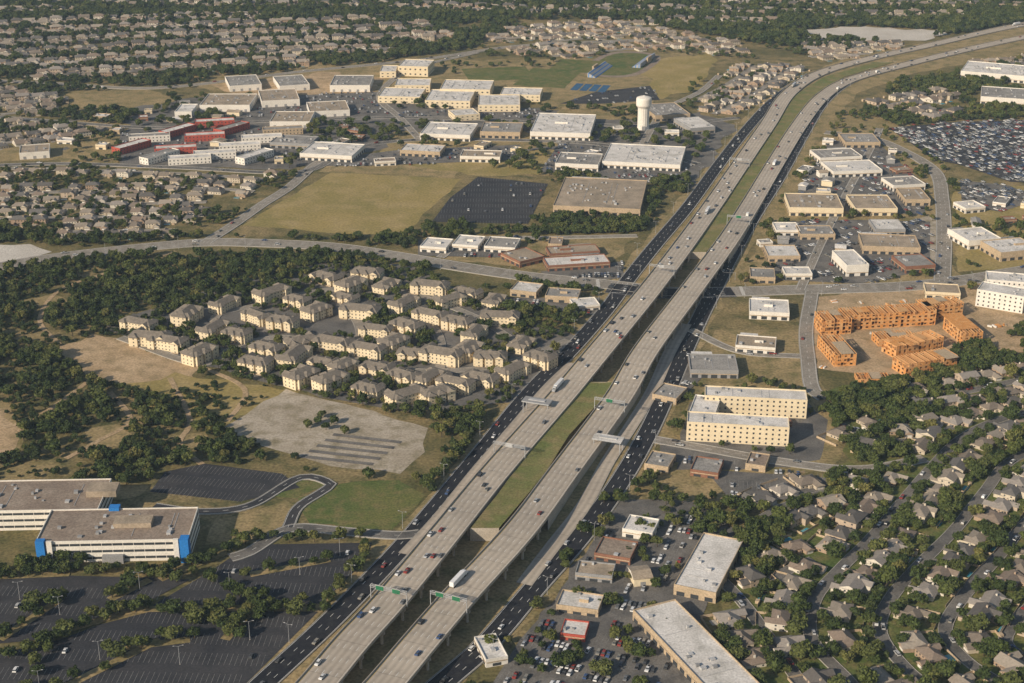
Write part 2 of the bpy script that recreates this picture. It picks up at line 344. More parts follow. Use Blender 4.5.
# ---------------------------------------------------------------- elevated highway
LD=[(262,745,10),(316,685,10),(352,642,10),(392,598,10),(448,530,9.5),(497,470,6.5),(560,398,6.5),(600,350,9.5),(648,292,10),(686,242,6.5),(716,200,2),(742,162,1),(768,124,1),(788,94,1),(818,74,1),(868,59,1),(935,44,1),(1000,29,1),(1080,14,1)]
RD=[(330,745,10),(384,685,10),(420,642,10),(458,598,10),(520,530,9.5),(565,470,6.5),(618,398,6.5),(646,350,9.5),(691,290,10),(728,240,6.5),(752,202,2),(776,162,1),(800,124,1),(822,97,1),(850,80,1),(900,66,1),(965,50,1),(1030,36,1),(1100,22,1)]
BRIDGE=[(515,800),(256,384)]
def py_of(p):  # photo row of a world point, used once to set the bridge limits along the alignment
    d=p.y*CT+(H-p.z)*ST; v=((H-p.z)*CT-p.y*ST)/d*F; return 341.5+v
DECKS=[]
def carriageway(name,pts,w):
    Pt=smooth([G(a,b,c) for a,b,c in pts]); N=frames(Pt); m=MB(); hw=w/2
    isb=[any(lo<py_of(p)<hi for lo,hi in BRIDGE) for p in Pt]
    sweep(m,Pt,N,[(-hw,0),(hw,0)],'deck')
    for s in(-1,1):
        sweep(m,Pt,N,[(s*hw,-.3),(s*hw,.95),(s*(hw+.35),.95),(s*(hw+.35),-.9)],'conc')
        sweep(m,Pt,N,[(s*(hw-.9)-.1,.02),(s*(hw-.9)+.1,.02)],'paint' if (s==1) else 'yellow')
    for j in range(1,5): dashes(m,Pt,N,-9.25+3.7*j,'paint',.02)
    i=0
    while i<len(Pt)-1:
        j=i
        while j<len(Pt)-1 and isb[j]==isb[i]: j+=1
        seg,ns=Pt[i:j+1],N[i:j+1]
        if isb[i]:
            sweep(m,seg,ns,[(hw+.35,-.9),(hw-1.2,-1.1),(hw-1.2,-2.3),(-hw+1.2,-2.3),(-hw+1.2,-1.1),(-hw-.35,-.9)],'conc')
            for k in range(2,len(seg),4):
                p,q=seg[k],ns[k]; rot=math.atan2(q.y,q.x)
                if p.z<3: continue
                m.box(p.x,p.y,p.z-3.9,p.z-2.32,w-.4,1.7,'conc',rot)
                for o in(-hw+1.8,-hw*.3,hw*.3,hw-1.8):
                    m.cyl(p.x+q.x*o,p.y+q.y*o,0,p.z-3.9,.8,.8,'conc',10)
        else:
            for s in(-1,1): sweep(m,seg,ns,[(s*(hw+.34),-.8),(s*(hw+.34),-.2,1)],'conc')
        i=j
    m.obj(name); markpath(Pt,N,hw+2); DECKS.append((Pt,N,w)); return Pt,N
L=carriageway('elevated_highway',LD,19.5); R=carriageway('elevated_highway',RD,19.5)
def median(rows,k='median'):
    m=MB(); pts=[(G(a,py,z),G(b,py,z)) for (a,b,py,z) in rows]
    vs=[];fs=[]
    for i,(a,b) in enumerate(pts):
        mid=(a+b)/2; vs+= [a,mid-Vector((0,0,.4)),b]
    for i in range(len(pts)-1):
        for j in(0,1): fs.append((i*3+j,i*3+j+1,i*3+j+4,i*3+j+3))
    m.add(vs,fs,k)
    for e in(0,-1):
        a,b=pts[e]; m.add([a,b,(b.x,b.y,0),(a.x,a.y,0)],[(0,1,2,3)],'conc')
    m.obj('grass_median')
median([(470,499,528,8.9),(497,527,495,7.4),(515,547,470,6.1),(543,569,435,6.1),(574,603,398,6.1),(589,615,382,7.0)])
median([(674,706,252,6.9),(691,723,232,5.0),(722,746,200,1.5),(748,770,162,.7),(776,794,124,.7),(795,814,95,.7),(824,844,77,.7),(874,894,62,.7)])
# ---------------------------------------------------------------- flat roofed buildings
def facade(m,lx,ly,h,fl,style,k='glass'):
    fh=(h-.9)/fl
    for side in range(4):
        L_=lx if side%2==0 else ly; off=(ly if side%2==0 else lx)/2+.05; a=side*math.pi/2
        c,s=math.cos(a),math.sin(a)
        def q(u0,u1,z0,z1,kk=k,o=off):
            pts=[(u0,-o,z0),(u1,-o,z0),(u1,-o,z1),(u0,-o,z1)]
            m.add([(c*x-s*y,s*x+c*y,z) for x,y,z in pts],[(0,1,2,3)],kk)
        for f in range(fl):
            z=f*fh
            if style=='band':
                n=max(1,int(L_/6))
                for i in range(n): q(-L_/2+1+i*(L_-2)/n+.15,-L_/2+1+(i+1)*(L_-2)/n-.15,z+fh*.42,z+fh*.78)
            elif style=='shop':
                if side in(0,1,3):
                    n=max(1,int(L_/7))
                    for i in range(n):
                        u=-L_/2+(i+.5)*L_/n; q(u-2.3,u+2.3,z+.3,z+min(3,fh*.5))
                    q(-L_/2+.3,L_/2-.3,z+min(3,fh*.6)+.3,z+min(3,fh*.6)+.9,'tanw',off+.3)
            elif style=='dock':
                n=max(1,int(L_/10))
                for i in range(n):
                    u=-L_/2+(i+.5)*L_/n; q(u-1.6,u+1.6,z+.1,z+3.4,'grey')
            elif style=='sparse':
                n=max(1,int(L_/6))
                for i in range(n):
                    u=-L_/2+(i+.5)*L_/n; q(u-1.1,u+1.1,z+fh*.35,z+fh*.65)
            else:
                n=max(1,int(L_/4.0))
                for i in range(n):
                    u=-L_/2+(i+.5)*L_/n; q(u-.62,u+.62,z+fh*.34,z+fh*.74)
def fbox(m,cx,cy,lx,ly,h,wall,roof,fl=1,style='win',hvac=True):
    sub=MB(); sub.box(0,0,0,h-.8,lx,ly,wall,kt=roof)
    t=.4
    for x,y,a,b in((0,-ly/2+t/2,lx,t),(0,ly/2-t/2,lx,t),(-lx/2+t/2,0,t,ly-2*t),(lx/2-t/2,0,t,ly-2*t)): sub.box(x,y,h-.8,h,a,b,wall)
    facade(sub,lx,ly,h,fl,style)
    if hvac:
        r=random.Random(int(lx*97+ly*13)); n=int(min(30,max(2,lx*ly/220)))
        for i in range(n):
            a,b=r.uniform(-.42,.42)*lx,r.uniform(-.38,.38)*ly; w=r.uniform(1.0,2.6)
            sub.box(a,b,h-.78,h-.78+r.uniform(.7,1.6),w,w*r.uniform(.7,1.6),r.choice(('hvac','hvac','grey')))
        if lx*ly>900:
            for i in range(3):
                a=r.uniform(-.4,.4)*lx; sub.box(a,0,h-.78,h-.6,.25,ly*.7,'hvac')
    base=len(m.v)
    for k in sub.mats: m.mi(k)
    for f,mi in zip(sub.f,sub.m): m.f.append(tuple(base+j for j in f)); m.m.append(m.mi(sub.mats[mi]))
    m.v.extend([(x+cx,y+cy,z) for x,y,z in sub.v]); m.a.extend(sub.a)
def bldg(p1,p2,depth,h,wall='cream',roof='rwhite',fl=1,style='shop',name='commercial_building'):
    A=G(*p1);B=G(*p2);d=B-A;lx=d.length;a=math.atan2(d.y,d.x);n=Vector((-d.y,d.x,0)).normalized()
    c=(A+B)/2+n*depth/2
    m=MB(); fbox(m,0,0,lx,depth,h,wall,roof,fl,style)
    r=random.Random(int(lx*31+depth))
    if style=='shop' and lx>22 and r.random()<.6:
        x=r.uniform(-.25,.25)*lx; m.box(x,-.3,0,h+1.2,lx*.22,2.2,wall,kt=roof)
    if style=='shop' and lx>30 and r.random()<.6:
        m.box(r.choice((-.2,.22))*lx,depth/2+4,0,h-1.6,lx*.45,8.2,wall,kt=r.choice(('rgrey','rwhite','rtan')))
    m.obj(name,(c.x,c.y,0),a); mark(rect(c.x,c.y,lx+6,depth+6,a)); return c,a,lx
def bldc(p,lx,ly,ang,h,wall='cream',roof='rwhite',fl=1,style='shop',name='commercial_building'):
    c=G(*p);a=math.radians(ang); m=MB(); fbox(m,0,0,lx,ly,h,wall,roof,fl,style); m.obj(name,(c.x,c.y,0),a); mark(rect(c.x,c.y,lx+6,ly+6,a))
A=G(38,563);B=G(190,560);d=B-A;a=math.atan2(d.y,d.x);lx=d.length
m=MB(); fbox(m,lx/2,19,lx,38,14,'white','rbrown',3,'band')
fbox(m,-14,58,lx*.95,39,13.6,'white','rbrown',3,'band')
for x,y,w,dd in((3,-.4,5,4),(lx-2,-.3,5,6),(lx*.43,38.5,6,5)): m.box(x,y,0,15.2,w,dd,'blue')
for x in(8,lx-7): m.box(x,-.8,0,14.6,3,1.6,'white')
m.box(lx*.5,-1.2,0,5,12,3,'grey'); m.box(lx*.3,60,13,17,18,12,'rtan'); m.box(lx*.6,20,13.3,16.4,22,10,'rtan')
m.obj('office_building',(A.x,A.y,0),a)
for cx,cy,w,dd in((lx/2,19,lx,38),(-14,58,lx,40)):
    q=Vector((cx*math.cos(a)-cy*math.sin(a),cx*math.sin(a)+cy*math.cos(a))); mark(rect(A.x+q.x,A.y+q.y,w+8,dd+8,a))
bldg((686,441),(788,447),17,14.5,'cream','rwhite',4,'win','hotel')
bldg((704,414),(806,419),17,14.5,'cream','rwhite',4,'win','hotel')
bldg((688,427),(714,430),30,11.5,'white','rwhite',3,'win','hotel')
bldc((709,572),62,24,68,7,'tanw','rwhite',1,'shop','strip_mall'); bldc((697,660),92,26,-66,7,'tanw','rwhite',1,'shop','strip_mall')
for p1,p2,dp,h,w,r in[((622,537),(652,542),18,6,'white','rwhite'),((594,560),(630,566),20,5,'brick','rbrown'),((556,612),(598,618),16,5,'tanw','rwhite'),
 ((486,668),(508,664),22,5,'white','rwhite'),((560,640),(585,643),14,4.5,'red','rwhite'),((652,400),(676,405),22,5,'tanw','rgrey'),
 ((690,378),(738,379),30,7,'grey','rgrey'),((735,352),(775,355),22,6,'white','rtan'),((749,319),(789,321),30,7,'white','rwhite'),
 ((644,470),(668,474),20,5,'tanw','rgrey'),((690,476),(718,480),20,5,'brick','rgrey'),((575,580),(612,584),14,5,'grey','rtan'),
 ((745,470),(765,473),18,5,'tanw','rbrown')]:
    bldg(p1,p2,dp,h,w,r)
for p1,p2,dp,h,w,r in[((789,216),(843,217),48,9,'cream','rtan'),((855,216),(897,216),45,8,'cream','rtan'),((833,178),(882,176),40,7,'white','rwhite'),
 ((820,164),(862,162),34,7,'white','rgrey'),((862,254),(920,256),36,8,'tanw','rtan'),((846,277),(868,276),40,11,'white','rwhite'),((768,262),(800,262),30,6,'tanw','rwhite'),
 ((776,236),(800,236),24,6,'white','rwhite'),((800,240),(835,240),26,6,'tanw','rgrey'),((875,236),(905,236),30,7,'grey','rwhite'),((905,206),(930,206),40,7,'tanw','rtan'),
 ((845,148),(880,148),40,7,'tanw','rgrey'),((893,192),(925,190),30,7,'white','rgrey'),((750,283),(775,284),24,6,'tanw','rgrey'),((905,274),(935,272),30,7,'brick','rgrey'),
 ((968,250),(1000,247),34,9,'white','rwhite'),((1000,262),(1040,258),34,9,'tanw','rwhite'),((925,298),(960,300),22,6,'cream','rtan'),((965,214),(985,212),22,6,'white','rwhite'),
 ((960,78),(1030,84),70,10,'white','rwhite'),((980,104),(1040,108),60,10,'white','rgrey'),((785,280),(812,280),18,6,'white','rwhite')]:
    bldg(p1,p2,dp,h,w,r)
bldg((975,306),(1022,314),22,15,'white','rwhite',4,'win','apartment_block'); bldg((985,296),(1060,302),22,15,'white','rwhite',4,'win','apartment_block')
for p1,p2,dp,h,w,r,nm in[((553,213),(640,217),100,8,'tanw','rtan','warehouse'),((420,252),(446,254),26,6,'white','rwhite','commercial_building'),((452,250),(478,252),28,6,'white','rwhite','commercial_building'),
 ((484,252),(515,254),28,6,'white','rgrey','commercial_building'),((520,268),(545,262),30,6,'brick','rtan','strip_mall'),((548,272),(610,268),22,6,'brick','rwhite','strip_mall'),((550,260),(600,257),20,6,'brick','rtan','strip_mall'),
 ((510,296),(536,299),22,6,'tanw','rwhite','commercial_building'),((545,302),(578,304),20,6,'tanw','rgrey','commercial_building'),((575,312),(600,310),18,5,'white','rwhite','commercial_building'),
 ((530,139),(590,141),90,9,'white','rwhite','warehouse'),((555,170),(598,172),45,8,'white','rgrey','commercial_building'),((602,168),(680,172),75,8,'white','rwhite','commercial_building'),
 ((420,140),(470,142),55,8,'white','rwhite','commercial_building'),((480,138),(520,139),45,8,'tanw','rgrey','commercial_building'),((300,160),(352,163),50,8,'white','rwhite','commercial_building'),
 ((400,156),(440,158),30,7,'tanw','rwhite','commercial_building'),((460,162),(500,163),26,7,'white','rtan','commercial_building'),((270,148),(310,150),34,7,'grey','rgrey','commercial_building'),
 ((655,122),(690,120),60,8,'tanw','rgrey','commercial_building'),((690,135),(715,133),50,8,'grey','rwhite','commercial_building')]:
    bldg(p1,p2,dp,h,w,r,1,'shop',nm)
for i,(x,y,c,rf_) in enumerate([(132,150,'red','rwhite'),(150,141,'white','rgrey'),(176,153,'red','rwhite'),(178,134,'red','rwhite'),(205,140,'red','rwhite'),(215,158,'white','rwhite'),(232,132,'red','rgrey'),(190,163,'white','rwhite'),(240,150,'white','rwhite'),(160,160,'white','rgrey'),(262,142,'white','rwhite'),(283,134,'tanw','rgrey'),(255,160,'white','rwhite'),(215,126,'red','rwhite')]):
    bldc((x,y),46,14,12 if i%3 else 55,8,c,rf_,2,'win','storage_building')
for p1,p2,dp,h in[((378,103),(420,104),50,9),((425,108),(470,109),60,10),((440,98),(490,99),55,12),((478,112),(520,112),55,9),((500,101),(540,102),40,9),((395,92),(430,92),40,9),((398,76),(428,77),45,14),((380,78),(396,78),40,9),((455,122),(480,120),30,8)]:
    bldg(p1,p2,dp,h,'cream','rwhite',2,'sparse','school_building')
for p1,p2,dp,h in[((200,112),(250,112),60,9),((262,108),(300,106),60,9),((175,118),(192,118),40,8),((310,118),(350,116),50,8),((330,92),(370,92),60,9),((230,92),(262,90),60,8),((280,92),(310,90),60,8),((20,160),(50,158),34,8),((270,128),(310,128),50,8)]:
    bldg(p1,p2,dp,h,'white',rng.choice(['rwhite','rgrey','rtan']),1,'dock','warehouse')
for poly,n in(([(745,280),(775,215),(840,120),(900,130),(940,170),(945,270)],46),([(60,120),(210,100),(640,122),(690,135),(560,165),(300,165),(60,150)],60),([(420,240),(620,240),(620,280),(480,262)],8),([(650,400),(700,340),(800,335),(820,460),(690,490)],12),([(520,620),(620,510),(690,505),(700,560),(640,640)],8),([(958,190),(1060,195),(1060,255),(960,262)],8)):
    xs=[p[0] for p in poly]; ys=[p[1] for p in poly]
    for _ in range(n*4):
        if n<=0: break
        x,y=rng.uniform(min(xs),max(xs)),rng.uniform(min(ys),max(ys))
        if not inside(poly,np.array([x]),np.array([y]))[0]: continue
        c=G(x,y); lx=rng.uniform(9,24); ly=rng.uniform(8,15)
        if not free(c.x,c.y,max(lx,ly)*.6): continue
        m=MB(); h=rng.uniform(3.5,6)
        if rng.random()<.45: m.box(0,0,0,h,lx,ly,rng.choice(('white','tanw','grey','cream'))); m.hip(0,0,h+.3,lx,ly,1.6,rng.choice(('rwhite','rgrey','rtan')),gable=True,kw='white'); m.box(0,-ly/2-.03,.1,3,3,.1,'grey'); nm='metal_shed'
        else: fbox(m,0,0,lx,ly,h,rng.choice(('white','tanw','cream','brick')),rng.choice(('rwhite','rgrey','rtan','rbrown')),1,'shop'); nm='commercial_building'
        ang=rng.choice((-.15,.2,1.4,1.1))+rng.uniform(-.1,.1); m.obj(nm,(c.x,c.y,0),ang); mark(rect(c.x,c.y,lx+4,ly+4,ang)); n-=1
# ---------------------------------------------------------------- wood-frame construction
def frame_block(m,lx,ly,fl,seed):
    r=random.Random(seed); sub=m; fh=3.2
    for f in range(fl): sub.box(0,0,f*fh+.05,f*fh+.35,lx,ly,'wood' if f%2 else 'wood2')
    z=fl*fh+.05; n=int(lx/2.2)
    for i in range(n+1):
        x=-lx/2+.2+i*(lx-.4)/n; sub.box(x,0,z,z+.5,.25,ly,'wood2')
    x=-lx/2
    while x<lx/2-5:
        w=r.uniform(4,12); w=min(w,lx/2-x)
        if r.random()<.62: sub.box(x+w/2,r.choice((0,-ly*.2,ly*.2)),z+.52,z+.62,w-.2,ly*r.choice((1,.6,.58)),r.choice(('wood','wood','wood2','tanw')))
        x+=w
    for f in range(fl):
        z0,z1=f*fh+.35,(f+1)*fh+.05
        for side in(0,1,2,3):
            L_=lx if side%2==0 else ly; off=(ly if side%2==0 else lx)/2-.15; a=side*math.pi/2;c,s=math.cos(a),math.sin(a)
            n=int(L_/2.4)
            for i in range(n+1):
                u=-L_/2+.2+i*(L_-.4)/n; x,y=u,-off
                sub.box(c*x-s*y,s*x+c*y,z0,z1,.22,.22,'wood2',a)
                if i<n and r.random()<(.88-.13*f):
                    x=u+(L_-.4)/n/2; k=r.choice(('wood','wood','wood','wood2'))
                    if i%2: sub.box(c*x-s*y,s*x+c*y,z0,z0+.9,(L_-.4)/n-.25,.14,k,a); sub.box(c*x-s*y,s*x+c*y,z1-.7,z1,(L_-.4)/n-.25,.14,k,a)
                    else: sub.box(c*x-s*y,s*x+c*y,z0,z1,(L_-.4)/n-.25,.14,k,a)
        for i in range(int(lx/6)): sub.box(-lx/2+4+i*6,0,z0,z1,.15,ly-.8,'wood2')
for i,(px,py,lx,ly,ang,fl) in enumerate([(832,326,24,20,8,4),(836,352,17,40,8,3),(886,320,76,17,9,4),(938,312,34,17,16,4),(912,346,46,17,26,3),(924,364,46,17,22,3),(872,376,24,12,0,1),(962,332,17,34,10,3),(893,338,30,15,9,2)]):
    c=G(px,py+4); m=MB(); frame_block(m,lx,ly,fl,i); m.obj('wood_frame_construction',(c.x,c.y,0),math.radians(ang)); mark(rect(c.x,c.y,lx+5,ly+5,math.radians(ang)))
for i in range(70):
    c=G(rng.uniform(815,1010),rng.uniform(300,376))
    if free(c.x,c.y,3):
        m=MB(); r_=rng.uniform(0,3)
        for j in range(rng.randint(2,4)): m.box(0,j*1.5,.06,rng.uniform(.6,1.6),rng.uniform(3.5,5),1.2,rng.choice(('wood2','wood','tanw','white')),rng.uniform(-.08,.08))
        m.obj('lumber_stack',(c.x,c.y,.1),r_)
# ---------------------------------------------------------------- water tower
c=G(643,129); m=MB(); prof=[(7.4,0),(6.9,1.5),(6.6,3),(6.6,25),(7.2,26.5),(8.7,28),(9.1,29.5),(9.1,36.5),(8.6,37.8),(5.5,39),(1.2,39.8),(.6,40.4)]; n=32
vs=[(r*(1+(.035 if (i%2 and z<26) else 0))*math.cos(6.2832*i/n),r*(1+(.035 if (i%2 and z<26) else 0))*math.sin(6.2832*i/n),z) for r,z in prof for i in range(n)]
m.add(vs,[(j*n+i,j*n+(i+1)%n,(j+1)*n+(i+1)%n,(j+1)*n+i) for j in range(len(prof)-1) for i in range(n)]+[tuple(range(len(vs)-n,len(vs)))],'white')
for i in range(20):
    m.tube((8.2*math.cos(.314*i),8.2*math.sin(.314*i),37.4),(8.2*math.cos(.314*i),8.2*math.sin(.314*i),38.5),.06,.06,'steel',4)
m.box(0,-7.6,0,5,4,.5,'grey')
m.obj('water_tower',(c.x,c.y,0)); mark(rect(c.x,c.y,24,24,0))
# ---------------------------------------------------------------- stadium
def ellipse(px,py,a,b,ang,k,name,n=40,z=.2):
    c=G(px,py); m=MB(); ca,sa=math.cos(ang),math.sin(ang)
    def ring(a,b): return [(c.x+ca*a*math.copysign(abs(math.cos(t))**.6,math.cos(t))-sa*b*math.copysign(abs(math.sin(t))**.8,math.sin(t)),c.y+sa*a*math.copysign(abs(math.cos(t))**.6,math.cos(t))+ca*b*math.copysign(abs(math.sin(t))**.8,math.sin(t)),z) for t in [6.2832*i/n for i in range(n)]]
    m.add(ring(a,b),[tuple(range(n))],k); m.obj(name); mark([q[:2] for q in ring(a,b)])
ellipse(622,64,88,46,math.radians(70),'rbrown','running_track',z=.25); ellipse(622,64,77,36,math.radians(70),'lawn','football_field',z=.31)
def rpatch(px,py,lx,ly,ang,k,name,z):
    c=G(px,py); q=rect(c.x,c.y,lx,ly,math.radians(ang)); m=MB(); m.add([(x,y,z) for x,y in q],[(0,1,2,3)],k); m.obj(name); mark(q)
rpatch(548,78,70,110,-15,'lawn','practice_field',.28); rpatch(575,66,60,80,-15,'lawn','practice_field',.29)
for i in range(4): rpatch(577+i*9,87+i*.6,10,40,-15,'court','tennis_court',.33+.004*i)
rpatch(498,74,90,80,10,'lawn','practice_field',.285)
for px,py in((604,72),(640,62)):
    c=G(px,py); m=MB()
    for i in range(10): m.box(0,i*1.2,0,.8+i*.6,80,1.15,'steel' if i%4 else 'blue')
    m.box(0,13,0,9,20,2.4,'tanw'); m.obj('stadium_bleachers',(c.x,c.y,0),math.radians(70 if px<620 else 250))
# ---------------------------------------------------------------- prototypes
def tree_mesh(name,rad,ht,k,seed,con=False,trunk=1.0):
    r=random.Random(seed); m=MB(); tb=ht*.28*trunk
    m.tube((0,0,-.2),(r.uniform(-.2,.2),r.uniform(-.2,.2),tb+.8),.28,.18,'bark',7)
    lobes=[]
    if con:
        for i in range(5):
            t=i/4; lobes.append((Vector((r.uniform(-.3,.3),r.uniform(-.3,.3),ht*(.25+.62*t))),rad*(1-.72*t)*r.uniform(.85,1.1),ht*.19))
    else:
        lobes.append((Vector((0,0,ht*.62)),rad*.68,ht*.28))
        n=r.randint(6,9)
        for i in range(n):
            a=6.2832*i/n+r.uniform(-.4,.4); d=rad*r.uniform(.42,.78); lobes.append((Vector((d*math.cos(a),d*math.sin(a),ht*r.uniform(.42,.82))),rad*r.uniform(.26,.46),ht*r.uniform(.13,.22)))
    for c,R_,hh in lobes[1:6]: m.tube((0,0,tb),tuple(c),.13,.05,'bark',5)
    for c,R_,hh in lobes:
        bm=bmesh.new(); bmesh.ops.create_icosphere(bm,subdivisions=2,radius=1)
        vs=[]
        for v in bm.verts:
            q=v.co*(.80+.34*noise.noise(v.co*1.9+c*3)+r.uniform(-.12,.12)); vs.append(c+Vector((q.x*R_,q.y*R_,q.z*hh)))
        fs=[tuple(v.index for v in f.verts) for f in bm.faces]; bm.free(); m.add(vs,fs,k)
        for i in range(int(70*R_/rad)+25):
            th=r.uniform(0,6.2832); z=r.uniform(-.6,1); s=math.sqrt(1-z*z); q=r.uniform(.85,1.25)
            p=c+Vector((R_*s*math.cos(th)*q,R_*s*math.sin(th)*q,hh*z*q)); w=r.uniform(.22,.55)*rad/3.6
            ax=Vector((r.gauss(0,1),r.gauss(0,1),r.gauss(0,1))).normalized(); b=ax.orthogonal().normalized(); e=ax.cross(b)
            m.add([p-b*w-e*w*.6,p+b*w-e*w*.5,p+b*w*.8+e*w,p-b*w*.7+e*w*.8],[(0,1,2,3)],k)
    return m.mesh(name)
TREEP=[('a_oak',3.9,6.8,'leaf',1,0,1),('b_oak',4.5,7.2,'leaf',2,0,1),('c_oak',3.4,7.4,'leaf',3,0,1),('d_juniper',2.5,6.0,'leaf2',4,1,.6),('e_juniper',3.0,5.6,'leaf2',5,0,.7),('f_elm',3.6,8.2,'leaf3',6,0,1.2),('g_elm',3.0,6.2,'leaf3',7,0,1.1),('h_shrub',1.9,2.4,'leaf2',8,0,.4)]
TM=[tree_mesh(n,r_,h_,k,s,bool(cn),t) for n,r_,h_,k,s,cn,t in TREEP]
def proto_coll(name,meshes):
    c=bpy.data.collections.new(name)
    for i,me in enumerate(meshes): c.objects.link(bpy.data.objects.new('%s_%02d'%(name,i),me))
    return c
TC=proto_coll('tree_kinds',TM)
def make_ng(coll):
    ng=bpy.data.node_groups.new('scatter_'+coll.name,'GeometryNodeTree')
    ng.interface.new_socket('Geometry',in_out='INPUT',socket_type='NodeSocketGeometry'); ng.interface.new_socket('Geometry',in_out='OUTPUT',socket_type='NodeSocketGeometry')
    N_=ng.nodes; gi=N_.new('NodeGroupInput'); go=N_.new('NodeGroupOutput'); ci=N_.new('GeometryNodeCollectionInfo'); ip=N_.new('GeometryNodeInstanceOnPoints')
    ci.inputs['Collection'].default_value=coll; ci.inputs['Separate Children'].default_value=True; ci.inputs['Reset Children'].default_value=True
    ip.inputs['Pick Instance'].default_value=True
    def at(n,t):
        q=N_.new('GeometryNodeInputNamedAttribute'); q.data_type=t; q.inputs['Name'].default_value=n; return [o for o in q.outputs if o.enabled and o.name=='Attribute'][0]
    Lk=ng.links.new; Lk(gi.outputs[0],ip.inputs['Points']); Lk(ci.outputs[0],ip.inputs['Instance'])
    Lk(at('kind','INT'),ip.inputs['Instance Index']); Lk(at('rot','FLOAT_VECTOR'),ip.inputs['Rotation']); Lk(at('scl','FLOAT_VECTOR'),ip.inputs['Scale'])
    Lk(ip.outputs[0],go.inputs[0]); return ng
NGT=make_ng(TC)
def scatter_obj(name,pts,ng):
    if not pts: return
    me=bpy.data.meshes.new(name); me.from_pydata([p[:3] for p in pts],[],[])
    a=me.attributes.new('rot','FLOAT_VECTOR','POINT'); a.data.foreach_set('vector',[c for p in pts for c in(0,0,p[3])])
    a=me.attributes.new('scl','FLOAT_VECTOR','POINT'); a.data.foreach_set('vector',[c for p in pts for c in(p[4],p[4],p[4]*p[6])])
    a=me.attributes.new('kind','INT','POINT'); a.data.foreach_set('value',[p[5] for p in pts])
    o=bpy.data.objects.new(name,me); COL.objects.link(o); md=o.modifiers.new('scatter','NODES'); md.node_group=ng; return o
NT=[0]
def trees(name,poly,sp,keep=1.0,clump=0,kinds=(0,1,2,3,4,5),smin=.7,smax=1.25,r=1.0,fs=.012,seedz=0):
    w=W(poly); xs=[p.x for p in w]; ys=[p.y for p in w]; pts=[]; pl=[(p.x,p.y) for p in w]
    nx=int((max(xs)-min(xs))/sp)+1; ny=int((max(ys)-min(ys))/sp)+1
    X=min(xs)+(np.arange(nx)[:,None]+np.random.RandomState(len(poly)+int(sp*10)+seedz).uniform(0,1,(nx,ny)))*sp
    Y=min(ys)+(np.arange(ny)[None,:]+np.random.RandomState(9+int(sp)+seedz).uniform(0,1,(nx,ny)))*sp
    ins=inside(pl,X,Y)
    for i,j in zip(*np.nonzero(ins)):
        x,y=float(X[i,j]),float(Y[i,j])
        if rng.random()>keep: continue
        if clump>-1 and noise.noise(Vector((x*fs,y*fs,seedz)))+.5*noise.noise(Vector((x*fs*4,y*fs*4,3)))<clump: continue
        if not free(x,y,r): continue
        pts.append((x,y,0,rng.uniform(0,6.28),smin+(smax-smin)*rng.random()**1.4,rng.choice(kinds),rng.uniform(.85,1.2)))
    NT[0]+=len(pts); scatter_obj(name,pts,NGT)
def house_mesh(name,seed):
    r=random.Random(seed); m=MB(); lx,ly=r.uniform(15,18),r.uniform(10.5,12.5); h=3.1 if r.random()<.6 else 5.6
    m.box(0,0,0,h,lx,ly,'hwall'); m.hip(0,0,h+.3,lx,ly,r.uniform(2.4,3.2),'shingle',gable=r.random()<.35,kw='hwall')
    gxx=lx/2-3.6; m.box(gxx,-ly/2-2.5,0,3.0,6.6,5.6,'hwall')
    m.hip(gxx,-ly/2-1.6,3.3,8.6,6.6,1.9,'shingle',math.pi/2,.3,True,'hwall')
    if r.random()<.6:
        m.box(-lx/2+3.4,ly/2+1.8,0,h-.1,6,4.4,'hwall'); m.hip(-lx/2+3.4,ly/2+.9,h+.15,7,6,1.8,'shingle',math.pi/2,.3,True,'hwall')
    m.add([(gxx-2.4,-ly/2-5.36,.1),(gxx+2.4,-ly/2-5.36,.1),(gxx+2.4,-ly/2-5.36,2.3),(gxx-2.4,-ly/2-5.36,2.3)],[(0,1,2,3)],'white')
    for fl in range(1 if h<4 else 2):
        for s in(-1,1):
            for i in range(4):
                u=-lx/2+2+i*3.1; y=s*(ly/2+.04); z=.9+2.7*fl
                if s==-1 and u>gxx-4.2 and fl==0: continue
                m.add([(u-.6,y,z),(u+.6,y,z),(u+.6,y,z+1.2),(u-.6,y,z+1.2)],[(0,1,2,3)],'glass')
        for s in(-1,1):
            for v in(-2.5,2.5):
                x=s*(lx/2+.04); z=.9+2.7*fl; m.add([(x,v-.6,z),(x,v+.6,z),(x,v+.6,z+1.2),(x,v-.6,z+1.2)],[(0,1,2,3)],'glass')
    m.box(-lx/4,1.5,h,h+3.6,1.1,1.1,'hwall'); m.box(-1,-ly/2-.9,0,2.5,2.4,1.7,'hwall')
    m.box(lx*.2,ly/2+2,.02,.25,5,3.6,'kerb')
    if r.random()<.4: m.box(-lx*.3,ly/2+9,0,2.2,3,2.4,'tanw')
    if r.random()<.2: m.box(lx*.15,ly/2+8,.02,.3,7,4,'kerb',kt='pool')
    m.add([(gxx-2.6,-ly/2-12,.12),(gxx+2.6,-ly/2-12,.12),(gxx+2.6,-ly/2-5.4,.12),(gxx-2.6,-ly/2-5.4,.12)],[(0,1,2,3)],'kerb')
    return m.mesh(name)
HM=[house_mesh('house',40+i) for i in range(12)]
def house(x,y,rot,sc=1.0,name='suburban_house'):
    inst(name,HM[rng.randrange(12)],x,y,0,rot,sc); mark(rect(x,y,17*sc,14*sc,rot))
FEN=MB()
